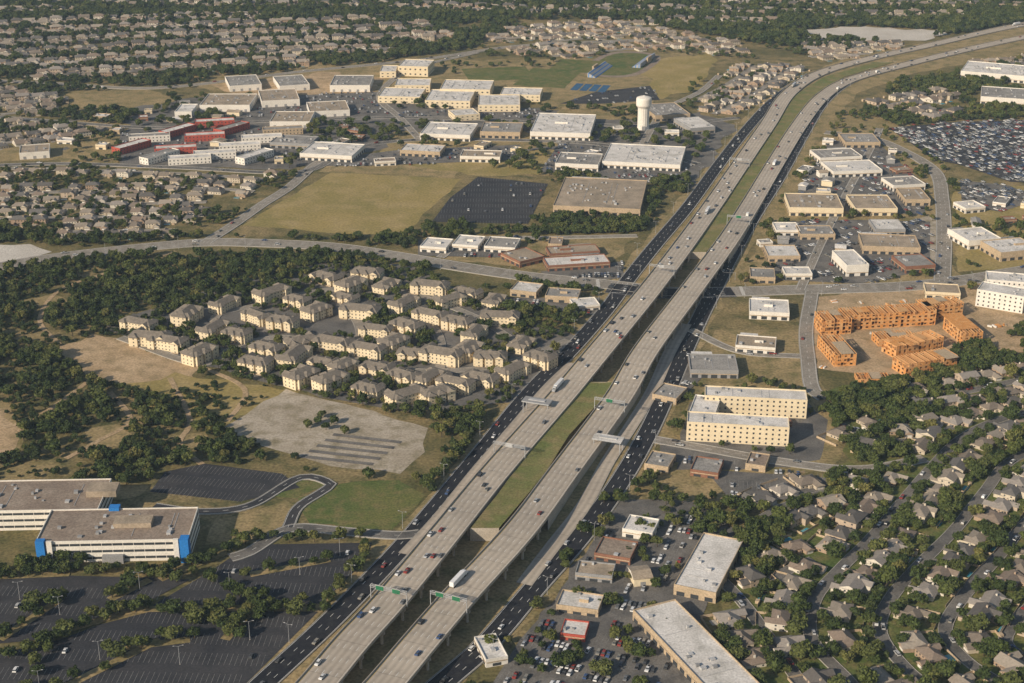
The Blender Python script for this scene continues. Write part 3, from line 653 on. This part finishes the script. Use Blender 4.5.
def along(px,setback=17,gap=19,sides=(-1,1),w=8,name='residential_street',sc=.95,world=False,k='road',fence=False):
    r_=road(name,px,w,k,1,True,world,mk=.6)
    if not r_: return
    Pt,N=r_
    for s in sides:
        acc=rng.uniform(0,gap/2)
        for i in range(1,len(Pt)):
            acc+=6
            if acc>=gap:
                acc-=gap; n=N[i]; q=Pt[i]+n*s*setback; rot=math.atan2(n.y,n.x)+(-math.pi/2 if s<0 else math.pi/2)+math.pi
                if free(q.x,q.y,5):
                    house(q.x,q.y,rot+rng.uniform(-.08,.08),sc*rng.uniform(.92,1.08))
                    if fence:
                        t=Vector((n.y,-n.x,0)); a=q+t*gap/2; b=a+n*s*13; d=q-t*gap/2+n*s*13
                        for e,f in((a,b),(b,d)):
                            c=(e+f)/2; g=f-e; FEN.box(c.x,c.y,0,1.8,g.length,.12,'tanw',math.atan2(g.y,g.x))
def suburb(poly,ang,sp=66,gap=19,sc=.95,w=8):
    w_=W(poly); pl=[(p.x,p.y) for p in w_]; a=math.radians(ang); c,s=math.cos(a),math.sin(a)
    us=[p.x*c+p.y*s for p in w_]; vs=[-p.x*s+p.y*c for p in w_]; v=min(vs)+sp/2
    while v<max(vs):
        run=[]; u=min(us)
        while u<max(us)+24:
            wob=8*math.sin(u*.012+v); x,y=u*c-(v+wob)*s,u*s+(v+wob)*c
            ins=bool(inside(pl,np.array([x]),np.array([y]))[0]) and free(x,y,2)
            if ins: run.append((x,y,0))
            if (not ins or u+24>=max(us)+24) and run:
                if len(run)>3: along(run,setback=min(sp*.3,17),gap=gap,sc=sc,w=w,world=True)
                run=[]
            u+=24
        v+=sp
for st in [
 [(1060,405),(1000,420),(960,440),(930,470),(900,505),(870,540),(840,570),(815,600),(812,640),(850,683),(880,720)],
 [(1060,440),(1010,462),(985,492),(955,530),(920,565),(890,600),(880,632),(905,668),(945,700)],
 [(1070,500),(1030,520),(1000,555),(965,595),(945,630),(965,660),(1010,690)],
 [(1080,585),(1040,600),(1005,640),(1040,668)],
 [(760,520),(790,505),(835,492),(865,500)],
 [(700,560),(740,600),(770,640),(800,683),(830,720)],
 [(760,590),(790,570),(815,560)],
 [(840,425),(880,440),(925,440),(960,425)],
 [(900,400),(950,395),(1000,385),(1060,372)]]: along(st,setback=15.5,gap=17,w=7,sc=.88,k='asphalt2',fence=True)
FEN.obj('wood_fence')
suburb([(-60,205),(20,183),(120,186),(235,205),(215,228),(120,238),(0,230),(-60,236)],8,44,16,.88,7)
suburb([(-60,170),(60,166),(180,170),(310,174),(245,203),(120,182),(20,180),(-60,196)],-10,44,16,.88,7)
suburb([(470,50),(500,28),(620,22),(740,42),(760,60),(690,52),(560,58)],20,50,15,.95)
suburb([(720,70),(770,62),(800,66),(745,108),(700,118),(690,100)],60,50,15,.95)
suburb([(-60,70),(-60,20),(180,14),(420,20),(470,36),(300,66),(60,80)],12,76,21,1.05)
suburb([(-60,150),(-60,86),(60,92),(160,96),(60,118),(110,128),(80,140)],30,64,19,1)
suburb([(-80,16),(-80,-22),(1100,-22),(1100,10),(760,26),(420,18),(180,10)],-5,95,24,1.1)
suburb([(860,110),(900,82),(960,90),(960,108),(920,125)],40,56,19,1.1)
suburb([(850,60),(800,62),(780,48),(840,44),(930,40)],10,60,20,1)
suburb([(1100,60),(1000,60),(920,76),(960,82),(1100,84)],10,56,19,1)
def apt_mesh(name,seed,fl=3):
    r=random.Random(seed); m=MB(); lx=r.uniform(25,34); ly=13; h=fl*2.85
    m.box(0,0,0,h,lx,ly,'cream'); m.hip(0,0,h+.3,lx,ly,3.3,'shingle_apt')
    bays=(-lx/2+5,lx/2-5,0) if seed%2 else (-lx/2+5,lx/2-5)
    for s in(-1,1):
        for u in bays:
            m.box(u,s*(ly/2+1.1),0,h-.05,6.4,2.3,'cream'); m.hip(u,s*(ly/2-1.2),h+.32,8.0,6.6,2.2,'shingle_apt',math.pi/2,.35,u!=0 and r.random()<.5,'cream')
            m.box(u,s*(ly/2+1.3),0,1.1,6.6,2.4,'tanw')
        for f in range(fl):
            z=f*2.85+1.2
            for i in range(int(lx/3.4)):
                u=-lx/2+1.7+i*3.4
                on=min(abs(u-q) for q in bays)<2.6
                y=s*(ly/2+(2.3 if on else .05)); m.add([(u-.5,y,z),(u+.5,y,z),(u+.5,y,z+1.1),(u-.5,y,z+1.1)],[(0,1,2,3)],'glass')
            for q in(-lx/4,lx/4): m.box(q,s*(ly/2+.8),z-.95,z-.75,3.0,1.5,'white')
            x=s*(lx/2+.05)
            for v in(-4,0,4): m.add([(x,v-.5,z),(x,v+.5,z),(x,v+.5,z+1.1),(x,v-.5,z+1.1)],[(0,1,2,3)],'glass')
    return m.mesh(name)
AM=[apt_mesh('apartment_building',i) for i in range(4)]+[apt_mesh('apartment_building',9,2)]
for i,(x,y) in enumerate([(138,326),(170,347),(203,356),(150,343),(225,307),(255,320),(270,297),(300,302),(325,279),(350,287),(368,277),(388,288),(345,300),(318,312),(285,324),(240,338),(213,331),(265,352),(292,361),(322,364),(305,342),(335,347),(365,352),(345,370),(377,332),(405,307),(430,317),(452,302),(432,291),(467,293),(492,303),(500,322),(475,337),(455,325),(395,345),(415,355),(442,358),(467,352),(492,360),(520,347),(538,361),(512,375),(380,370),(402,382),(430,380),(457,386),(330,382),(368,392),(404,400),(482,380),(362,314),(190,318),(255,368),(300,380),(410,330),(440,398)]):
    c=G(x+rng.uniform(-3,3),y+3+rng.uniform(-2,2)); a=math.radians([-22,-28,62,-18,58,-35,40][i%7]+rng.uniform(-12,12)); inst('apartment_building',AM[rng.randrange(5)],c.x,c.y,0,a,rng.uniform(.80,1.0)); mark(rect(c.x,c.y,28,16,a))
# ---------------------------------------------------------------- vehicles
def ext(m,prof,hw,k,top=1.0,kt=None):
    n=len(prof); zs=[p[1] for p in prof]; z0,z1=min(zs),max(zs)
    def wdt(z): return hw*(1+(top-1)*(z-z0)/max(z1-z0,.01))
    vs=[(x,-wdt(z),z) for x,z in prof]+[(x,wdt(z),z) for x,z in prof]
    m.add(vs,[tuple(range(n)),tuple(range(2*n-1,n-1,-1))],k)
    for i in range(n):
        j=(i+1)%n; kk=kt if (kt and zs[i]>=z1-.03 and zs[j]>=z1-.03) else k
        m.add([vs[i],vs[n+i],vs[n+j],vs[j]],[(0,1,2,3)],kk)
def wheels(m,xs,hw,r=.34):
    for x in xs:
        for s in(-1,1): m.tube((x,s*(hw-.24),r),(x,s*(hw+.02),r),r,r,'tyre',10)
def car_mesh(kind):
    m=MB()
    if kind=='sedan':
        ext(m,[(-2.35,.3),(2.3,.3),(2.38,.62),(2.2,.82),(1.15,.98),(-1.75,1.02),(-2.3,.95),(-2.4,.6)],.9,'carpaint'); ext(m,[(-1.75,1.0),(1.15,.96),(.35,1.44),(-1.05,1.44)],.84,'glass',.8,'carpaint'); wheels(m,(-1.45,1.45),.9)
    elif kind=='suv':
        ext(m,[(-2.4,.35),(2.35,.35),(2.42,.8),(2.2,1.0),(1.2,1.1),(-2.35,1.12),(-2.45,.7)],.96,'carpaint'); ext(m,[(-2.3,1.1),(1.2,1.08),(.55,1.74),(-2.0,1.75)],.9,'glass',.85,'carpaint'); wheels(m,(-1.5,1.5),.96,.38)
    elif kind=='pickup':
        ext(m,[(-2.85,.45),(2.75,.45),(2.85,.9),(2.6,1.1),(1.3,1.18),(-2.85,1.18)],.98,'carpaint'); ext(m,[(-.9,1.16),(1.3,1.16),(.7,1.8),(-.75,1.8)],.9,'glass',.86,'carpaint'); m.box(-1.9,0,1.185,1.19,1.7,1.6,'tyre'); wheels(m,(-1.8,1.8),.98,.4)
    elif kind=='box_truck':
        m.box(-1,0,.9,3.5,5.4,2.4,'trailer'); ext(m,[(1.8,.5),(3.6,.5),(3.7,1.3),(3.2,2.3),(1.8,2.4)],1.1,'carpaint',.92); m.add([(3.73,-.8,1.35),(3.73,.8,1.35),(3.26,.75,2.2),(3.26,-.75,2.2)],[(0,1,2,3)],'glass'); m.box(0,0,.55,.88,6.4,1.2,'tyre'); wheels(m,(-2.3,2.6),1.1,.45)
    else:
        m.box(-2.6,0,1.2,4.0,14,2.55,'trailer'); m.box(-2.6,0,.9,1.18,13,1.1,'tyre'); ext(m,[(5.0,.7),(8.6,.7),(8.7,1.6),(7.2,1.9),(6.9,2.9),(6.2,3.5),(5.0,3.6)],1.15,'carpaint',.94); m.add([(7.25,-.9,1.95),(7.25,.9,1.95),(6.95,.85,2.8),(6.95,-.85,2.8)],[(0,1,2,3)],'glass'); wheels(m,(-8.4,-7.1,4.2,5.4,7.8),1.2,.5)
    return m.mesh(kind)
CK=['sedan','suv','pickup','box_truck','semi_truck']; CM={k:car_mesh(k) for k in CK}
CC=proto_coll('car_kinds',[CM['sedan'],CM['suv'],CM['pickup']]); NGC=make_ng(CC)
NC=[0]
def traffic(Pt,N,lanes,gapm,up,small=False):
    for o in lanes:
        s=rng.uniform(0,gapm)
        while True:
            i=int(s/6)
            if i>=len(Pt)-1: break
            a,b=Pt[i],Pt[i+1]; t=(s%6)/6; p=a.lerp(b,t)+N[i]*o; d=b-a; rot=math.atan2(d.y,d.x)+(0 if up else math.pi)
            k=rng.choices(CK,(44,34,16,3 if not small else 0,3 if not small else 0))[0]
            inst({'sedan':'car','suv':'suv','pickup':'pickup_truck'}.get(k,k),CM[k],p.x,p.y,p.z+.02,rot,1.0); NC[0]+=1
            s+=rng.expovariate(1/gapm)+16
for (Pt,N,w),up in zip(DECKS,(False,True)): traffic(Pt,N,(-7.4,-3.7,0,3.7,7.4),125,up)
traffic(lf[0],lf[1],(-4,0,4),130,False); traffic(rf[0],rf[1],(-4,0,4),100,True)
traffic(xr[0],xr[1],(3.5,7),110,True); traffic(xr[0],xr[1],(-3.5,-7),110,False)
for nm in('street','residential_street'):
    for Pt,N,w in ROADS[nm]:
        if len(Pt)>12:
            g_=110 if nm=='street' else 60
            traffic(Pt,N,(w/4,),g_,True,True); traffic(Pt,N,(-w/4,),g_,False,True)
def parking(poly,ang,k='asphalt',fill=.4,aisle=17.5,name='parking_lot',jit=0,individual=False):
    zz,w_=patch(name,poly,k,jit); pl=[(p.x,p.y) for p in w_]; a=math.radians(ang); c,s=math.cos(a),math.sin(a); m=MB(); pts=[]
    us=[p.x*c+p.y*s for p in w_]; vs=[-p.x*s+p.y*c for p in w_]; v=min(vs)+4
    while v<max(vs):
        us_=np.arange(min(us)+2,max(us),2.8); X=us_*c-v*s; Y=us_*s+v*c; ok=inside(pl,X,Y)
        for u,x,y,g in zip(us_,X,Y,ok):
            if not g or not free(x,y,2): continue
            x,y=float(x),float(y)
            q=[(-.07,-5.2),(.07,-5.2),(.07,5.2),(-.07,5.2)]; m.add([(x+c*e-s*f,y+s*e+c*f,zz+.01) for e,f in q],[(0,1,2,3)],'stripe')
            for sd in(-1,1):
                if rng.random()<fill*(.4+2.4*abs(noise.noise(Vector((x*.02,y*.02,5))))):
                    cx,cy=x+c*1.4-s*sd*2.7,y+s*1.4+c*sd*2.7
                    r=a+math.pi/2+(math.pi if rng.random()<.5 else 0)
                    pts.append((cx,cy,zz+.01,r+rng.uniform(-.04,.04),1,rng.choice((0,0,1,1,2)),1))
        v+=aisle
    if m.v: m.obj('parking_stripes')
    if individual:
        for p in pts: inst('parked_car',CM[CK[p[5]]],p[0],p[1],p[2],p[3])
    else: scatter_obj('parked_cars',pts,NGC)
    NC[0]+=len(pts); return pl
lots=[]
lots.append(parking([(250,545),(372,543),(366,560),(322,604),(152,606),(205,575)],-3,'asphalt',.02,18,individual=True))
lots.append(parking([(-60,580),(30,575),(150,578),(190,580),(140,606),(92,622),(40,640),(-60,650)],-3,'asphalt',.02,18,individual=True))
lots.append(parking([(-60,668),(60,640),(100,625),(150,612),(318,612),(240,690),(180,745),(-60,745)],-3,'asphalt',.015,18,individual=True))
lots.append(parking([(165,472),(205,464),(282,474),(300,488),(240,502),(150,492)],-12,'asphalt',.02,16))
lots.append(parking([(432,222),(450,198),(478,177),(548,184),(528,224)],0,'asphalt',.05,18))
lots.append(parking([(888,128),(960,122),(1100,118),(1100,185),(1010,182),(960,165),(935,160)],35,'asphalt',.55,13))
lots.append(parking([(960,180),(1010,186),(1040,200),(1000,212),(962,205)],35,'asphalt2',.5,14))
lots.append(parking([(596,92),(650,86),(660,100),(600,104),(560,104)],10,'asphalt',.15,18))
lots.append(parking([(650,395),(680,350),(720,360),(680,400)],62,'asphalt2',.4,17))
lots.append(parking([(660,445),(690,448),(800,462),(790,468),(660,462)],-8,'asphalt2',.4,17))
lots.append(parking([(520,640),(570,585),(640,590),(665,640),(700,720),(470,720)],-20,'asphalt2',.6,17,individual=True))
lots.append(parking([(570,580),(600,530),(690,515),(700,545),(660,590)],-20,'asphalt2',.55,17,individual=True))
lots.append(parking([(705,470),(830,478),(820,500),(730,500)],-8,'asphalt2',.3,17))
lots.append(parking([(770,280),(790,222),(850,220),(930,222),(930,270),(860,284)],30,'asphalt2',.4,17))
lots.append(parking([(790,205),(830,140),(880,145),(925,185),(925,215),(850,212)],20,'asphalt2',.4,17))
lots.append(parking([(540,272),(620,262),(625,278),(560,284)],0,'asphalt2',.5,16))
lots.append(parking([(505,298),(600,298),(595,316),(520,306)],-10,'asphalt2',.4,16))
lots.append(parking([(418,240),(520,243),(515,258),(418,256)],-4,'asphalt2',.5,16))
lots.append(parking([(560,142),(690,150),(690,175),(650,182),(540,172)],5,'asphalt2',.4,17))
lots.append(parking([(275,166),(400,150),(520,145),(520,160),(370,166)],5,'asphalt2',.35,17))
lots.append(parking([(120,134),(300,126),(320,150),(250,166),(120,164)],10,'asphalt2',.3,17))
lots.append(parking([(380,112),(540,108),(545,120),(400,124)],5,'asphalt2',.4,17))
lots.append(parking([(200,100),(380,92),(380,112),(220,118)],8,'asphalt2',.3,17))
m=MB()
for r_ in range(5):
    a=G(300+r_*8,440-r_*5.5+18); b=G(372+r_*7,452-r_*5.5+14); d=(b-a); n=Vector((-d.y,d.x,0)).normalized()
    m.add([(a.x,a.y,.35),(b.x,b.y,.35),(b.x+n.x*4,b.y+n.y*4,.35),(a.x+n.x*4,a.y+n.y*4,.35)],[(0,1,2,3)],'asphalt2')
m.obj('old_parking_rows')
# ---------------------------------------------------------------- gantries, canopies, lamps, signals
def gantry(p,N,w,name='overhead_sign_gantry',signs=2,k='green_sign'):
    m=MB(); rot=math.atan2(N.y,N.x); hw=w/2+1
    for s in(-1,1): m.tube((s*hw,0,-.9),(s*hw,0,8.6),.3,.22,'steel',8)
    for y in(-.6,.6):
        for z in(7,8.4): m.tube((-hw,y,z),(hw,y,z),.14,.14,'steel',6)
    for i in range(int(w/1.5)):
        x=-hw+i*1.5; m.tube((x,-.6,7),(x+1.5,-.6,8.4),.07,.07,'steel',4); m.tube((x,.6,7),(x+1.5,.6,8.4),.07,.07,'steel',4)
    for i in range(signs):
        x=-w/4+i*w/2 if signs>1 else 0
        m.box(x,-.95,6.5,9.0,4.6,.15,k); m.box(x,-.87,6.4,9.1,4.8,.1,'white')
    m.obj(name,(p.x,p.y,p.z),rot)
def nearest(D,px,py,z=8):
    q=G(px,py,z); i=min(range(len(D[0])),key=lambda i:(D[0][i]-q).length); return D[0][i],D[1][i]
for D,px,py,sg in((DECKS[0],388,602,2),(DECKS[1],450,610,2),(DECKS[0],510,455,1),(DECKS[1],612,408,1),(DECKS[0],660,275,1),(DECKS[1],742,222,1),(DECKS[0],745,160,1)):
    p,n=nearest(D,px,py); gantry(p,n,19.5,signs=sg,k='steel' if sg==1 and D is DECKS[0] else 'green_sign')
def canopy(px,py,ang,lx,ly,roof):
    c=G(px,py,0); m=MB()
    for x in(-lx/2+1,lx/2-1):
        for y in(-ly/2+1,ly/2-1): m.cyl(x,y,0,9,.3,.3,'steel',8)
    m.box(0,0,9,9.8,lx,ly,'steel',kt=roof); m.box(0,0,9.82,10.3,lx*.6,ly*.3,'hvac'); m.obj('toll_canopy',(c.x,c.y,0),math.radians(ang))
canopy(537,413,-20,20,9,'grey'); canopy(608,451,-20,20,9,'rwhite')
def lamp_mesh():
    m=MB(); m.cyl(0,0,0,11.5,.14,.08,'steel',8); m.box(0,0,0,.5,.5,.5,'conc')
    for s in(-1,1): m.tube((0,0,11.3),(s*2,0,11.8),.06,.05,'steel',5); m.box(s*2.3,0,11.72,11.9,.9,.35,'hvac')
    return m.mesh('street_lamp')
LM=lamp_mesh()
for (Pt,N),o in((lf,-9),(rf,9),(xr,13.5)):
    for i in range(4,len(Pt),11):
        p=Pt[i]+N[i]*o; inst('street_lamp',LM,p.x,p.y,0,math.atan2(N[i].y,N[i].x))
for px,py in((60,615),(140,590),(230,590),(300,575),(100,660),(180,665),(250,640),(20,600),(40,690),(340,556)):
    c=G(px,py); inst('street_lamp',LM,c.x,c.y,0,.2)
def signal_mesh():
    m=MB(); m.cyl(0,0,0,7,.16,.12,'steel',8); m.tube((0,0,6.6),(11,0,7.0),.12,.07,'steel',6)
    for x in(5,8,10.5): m.box(x,0,6.1,7.2,.35,.35,'tyre')
    return m.mesh('traffic_signal')
SM=signal_mesh()
for px,py,a in((612,300,0),(640,272,180),(700,305,0),(735,280,180),(655,300,90),(690,280,270)):
    c=G(px,py); inst('traffic_signal',SM,c.x,c.y,0,math.radians(a))
m=MB()
for px,py in((598,284),(645,291),(690,293),(742,291)):
    c=G(px,py)
    for i in range(9): m.box(c.x,c.y-10+i*2.4,.5,.56,3,.9,'paint')
m.obj('crosswalk')
# ---------------------------------------------------------------- vegetation
def tree_at(px,py,k=None,s=None,name='shade_tree'):
    c=G(px,py); k=rng.choice((0,1,2,5)) if k is None else k
    inst(name,TM[k],c.x,c.y,0,rng.uniform(0,6.28),s or rng.uniform(.7,1.2)); NT[0]+=1
rows=[((150,606),(60,632),9),((245,545),(160,580),9),((12,660),(60,638),6),((205,577),(250,600),5),((300,606),(190,608),8),((120,612),(210,612),6),((-20,578),(70,574),11),((80,572),(160,574),8),((240,540),(360,540),10),((370,545),(330,600),8),((225,640),(262,600),6),((100,560),(10,572),10),((210,612),(240,640),6),((30,612),(60,600),4),((190,640),(110,650),5),((330,560),(250,575),5),((60,638),(12,700),6),((260,612),(320,612),6),((0,640),(60,600),6),((160,640),(60,690),6),((150,580),(110,600),4),((90,545),(30,572),4),((205,560),(180,580),4),((240,600),(200,625),4),((205,622),(260,622),5)]
for a,b,n in rows:
    for i in range(n):
        t=i/(n-1); tree_at(a[0]+(b[0]-a[0])*t+rng.uniform(-6,6),a[1]+(b[1]-a[1])*t+rng.uniform(-3,3))
mulch=MB()
for a,b in(((150,606),(60,632)),((245,545),(160,580)),((300,608),(120,610)),((-20,578),(70,574)),((262,600),(225,640)),((190,640),(110,650)),((0,640),(60,600)),((160,640),(60,690)),((330,560),(250,575)),((150,580),(110,600))):
    A_=G(*a);B_=G(*b);d=B_-A_;r_=math.atan2(d.y,d.x);c=(A_+B_)/2; mulch.box(c.x,c.y,.1,.42+.002*len(mulch.v)/10,d.length,5.5,'tan',r_)
mulch.obj('planting_island')
for px,py in((640,560),(655,548),(600,600),(618,640),(640,660),(585,655),(560,660),(530,665),(545,640),(600,675),(630,690),(515,700),(660,620),(612,606),(580,600),(650,530),(612,520),(480,700),(500,650),(540,610),(570,565),(590,540),(605,505),(625,500),(660,505),(680,520),(655,580),(625,580)):
    for _ in range(4): tree_at(px+rng.uniform(-12,12),py+rng.uniform(-8,8),s=rng.uniform(.5,1))
for px,py in((308,428),(318,424),(326,430),(334,424),(322,418),(345,434)): tree_at(px,py,0,.9)
for pl in lots: mark(pl)
WK=(0,1,2,3,4,4,5)
trees('woodland',[(-80,250),(60,262),(130,256),(330,252),(420,265),(320,262),(230,285),(112,318),(165,358),(70,340),(60,360),(-80,390)],6.4,.92,-.26,WK,.55,1.35,fs=.018)
trees('woodland',[(-80,330),(60,345),(105,385),(150,395),(230,425),(222,432),(300,460),(330,480),(270,475),(200,464),(150,470),(160,490),(20,480),(-80,480)],6.3,.9,-.17,WK,.55,1.35,fs=.018)
trees('woodland',[(160,358),(235,376),(320,398),(285,388),(245,384),(170,372)],6.5,.9,-.2)
trees('woodland',[(285,388),(330,400),(420,414),(470,410),(520,388),(560,345),(590,335),(560,352),(500,428),(450,480),(425,500),(400,478),(430,450),(432,428),(345,402)],6.2,.9,-.1)
trees('woodland',[(270,476),(335,466),(400,476),(425,492),(400,500),(385,482),(335,484),(300,478)],6,.9,-.15)
trees('woodland',[(385,500),(430,490),(470,440),(480,444),(430,505),(402,536),(372,528)],6,.8,-.05)
trees('woodland',[(195,236),(330,240),(440,243),(520,236),(640,228),(660,218),(640,236),(560,242),(440,250),(330,244),(250,242)],6,.95,-.2)
trees('woodland',[(330,240),(405,226),(440,222),(530,224),(545,214),(640,218),(650,190),(668,196),(640,232),(540,238),(400,246)],6.2,.93,-.3)
trees('woodland',[(540,184),(575,176),(660,182),(700,170),(690,195),(650,190),(640,184),(570,182)],6.4,.9,-.2)
trees('woodland',[(-60,226),(60,236),(200,236),(205,242),(130,248),(-60,246)],6.2,.95,-.3)
trees('woodland',[(400,262),(460,270),(530,280),(600,290),(590,330),(520,318),(470,296),(410,268)],6.2,.92,-.2)
trees('apartment_trees',[(105,325),(315,258),(410,266),(520,316),(590,336),(520,402),(410,412),(320,398),(235,375),(165,358)],6.6,.9,-.28,(0,2,5,6,1),.45,1.1,0)
trees('condo_trees',[(-60,165),(310,172),(245,225),(-60,240)],8,.8,-.2,(0,2,5,0,1),.5,1.1,0)
trees('neighborhood_trees',[(700,740),(720,600),(790,520),(850,460),(825,392),(900,385),(1100,345),(1100,740)],6.3,.82,-.36,(0,1,2,5,0,1,4),.7,1.35,0,.02)
trees('neighborhood_trees',[(690,508),(760,500),(840,470),(800,520),(740,590),(720,600),(690,545)],6.5,.88,-.25,(0,1,2,5,0),.7,1.35,0)
trees('woodland',[(740,540),(800,500),(850,465),(822,395),(835,385),(900,382),(960,372),(930,420),(870,455),(830,510),(760,590)],6.6,.88,-.25,(0,1,2,0,5),.75,1.4,0,.02)
trees('roadside_trees',[(640,490),(700,370),(830,370),(840,460),(700,505)],9,.65,-.1,(0,2,5,6),.6,1.2,0)
trees('retail_trees',[(470,740),(640,480),(690,500),(760,540),(700,620),(730,740)],10,.75,-.1,(0,2,5,6),.6,1.1,0)
trees('roadside_trees',[(735,285),(770,215),(840,110),(900,120),(945,165),(955,280),(830,292)],10,.65,-.05,(0,2,5,6,4),.6,1.2,0)
trees('woodland',[(950,185),(1100,195),(1100,262),(1000,268),(958,270)],9,.7,.05)
trees('woodland',[(860,112),(900,80),(990,84),(1100,108),(1100,118),(900,128)],7,.85,-.2)
trees('woodland',[(860,292),(1100,270),(1100,285),(900,296)],8,.7,.1)
trees('woodland',[(960,350),(1100,300),(1100,360),(960,378),(900,385)],7,.9,-.3,(0,1,2),.9,1.3)
trees('industrial_trees',[(60,120),(210,96),(420,100),(720,112),(690,190),(560,180),(400,160),(290,170),(60,166)],10,.7,-.05,(0,1,4,5),.7,1.4,0)
trees('distant_trees',[(-90,150),(-90,60),(60,78),(200,66),(400,56),(380,66),(210,80),(170,100),(120,125),(60,130)],8.6,.9,-.25,(0,1,4,3),.85,1.5,1)
trees('distant_trees',[(-90,70),(-90,14),(420,14),(520,22),(470,50),(400,58),(300,66),(60,80)],8.4,.9,-.42,(0,1,4,3,0),.9,1.6,1)
trees('distant_trees',[(-90,20),(-90,-36),(1110,-36),(1110,14),(840,50),(740,42),(620,20),(480,20)],9.4,.95,-.6,(0,1,4,3,0),1.1,1.8,0)
trees('distant_trees',[(400,58),(520,24),(760,44),(840,42),(790,62),(640,52),(500,92)],12,.7,-.1,(0,1,4),.7,1.2)
trees('distant_trees',[(780,60),(850,44),(1100,18),(1100,0),(840,30)],9,.9,-.3,(0,1,4),.9,1.5)
trees('distant_trees',[(880,88),(1100,45),(1100,100),(960,90)],8.5,.88,-.3,(0,1,4,5),.8,1.4,0)
trees('distant_trees',[(650,100),(760,60),(770,90),(720,120),(660,118)],11,.7,-.05,(0,1,4,5),.7,1.2)
trees('scrub',[(-80,250),(130,256),(320,262),(165,358),(300,460),(-80,486)],5,.5,-.3,(7,4),.5,1.2,0)
trees('scrub',[(120,384),(262,385),(300,392),(232,425),(170,418)],7,.4,.05,(7,4),.5,1.0,0)
# ---------------------------------------------------------------- thin atmospheric haze (real participating medium)
hm=bpy.data.materials.new('atmospheric_haze'); hm.use_nodes=True; nt=hm.node_tree; nt.nodes.clear()
ou=nt.nodes.new('ShaderNodeOutputMaterial'); vs_=nt.nodes.new('ShaderNodeVolumeScatter'); vs_.inputs['Color'].default_value=(.58,.78,1,1); vs_.inputs['Density'].default_value=.5e-4; vs_.inputs['Anisotropy'].default_value=.0
nt.links.new(vs_.outputs[0],ou.inputs['Volume']); MAT['haze']=hm
m=MB(); m.box(0,6000,-6,900,26000,18000,'haze'); m.obj('atmosphere')
# ---------------------------------------------------------------- light, sky, camera
SUN_EL=math.radians(27); sd=Vector((-.74,-.67,0)).normalized()
w=bpy.data.worlds.new('World'); scene.world=w; w.use_nodes=True; nt=w.node_tree
sky=nt.nodes.new('ShaderNodeTexSky'); sky.sky_type='NISHITA'; sky.sun_disc=False; sky.sun_elevation=SUN_EL; sky.sun_rotation=math.atan2(sd.x,sd.y); sky.air_density=1.2; sky.dust_density=1.0
bg=nt.nodes['Background']; bg.inputs[1].default_value=.085; nt.links.new(sky.outputs[0],bg.inputs[0])
sl=bpy.data.lights.new('sun','SUN'); sl.energy=5.0; sl.angle=math.radians(.5); sl.color=(1,.885,.73)
so=bpy.data.objects.new('sun',sl); dirv=Vector((sd.x*math.cos(SUN_EL),sd.y*math.cos(SUN_EL),math.sin(SUN_EL))); so.rotation_euler=(-dirv).to_track_quat('-Z','Y').to_euler(); COL.objects.link(so)
cam=bpy.data.cameras.new('camera'); co=bpy.data.objects.new('camera',cam); COL.objects.link(co)
cam.sensor_width=36; cam.lens=F/1024*36; cam.clip_start=1; cam.clip_end=40000
co.location=(0,0,H); co.rotation_euler=(math.pi/2-TH,0,0); scene.camera=co
scene.view_settings.view_transform='Standard'; scene.view_settings.look='None'; scene.view_settings.exposure=0
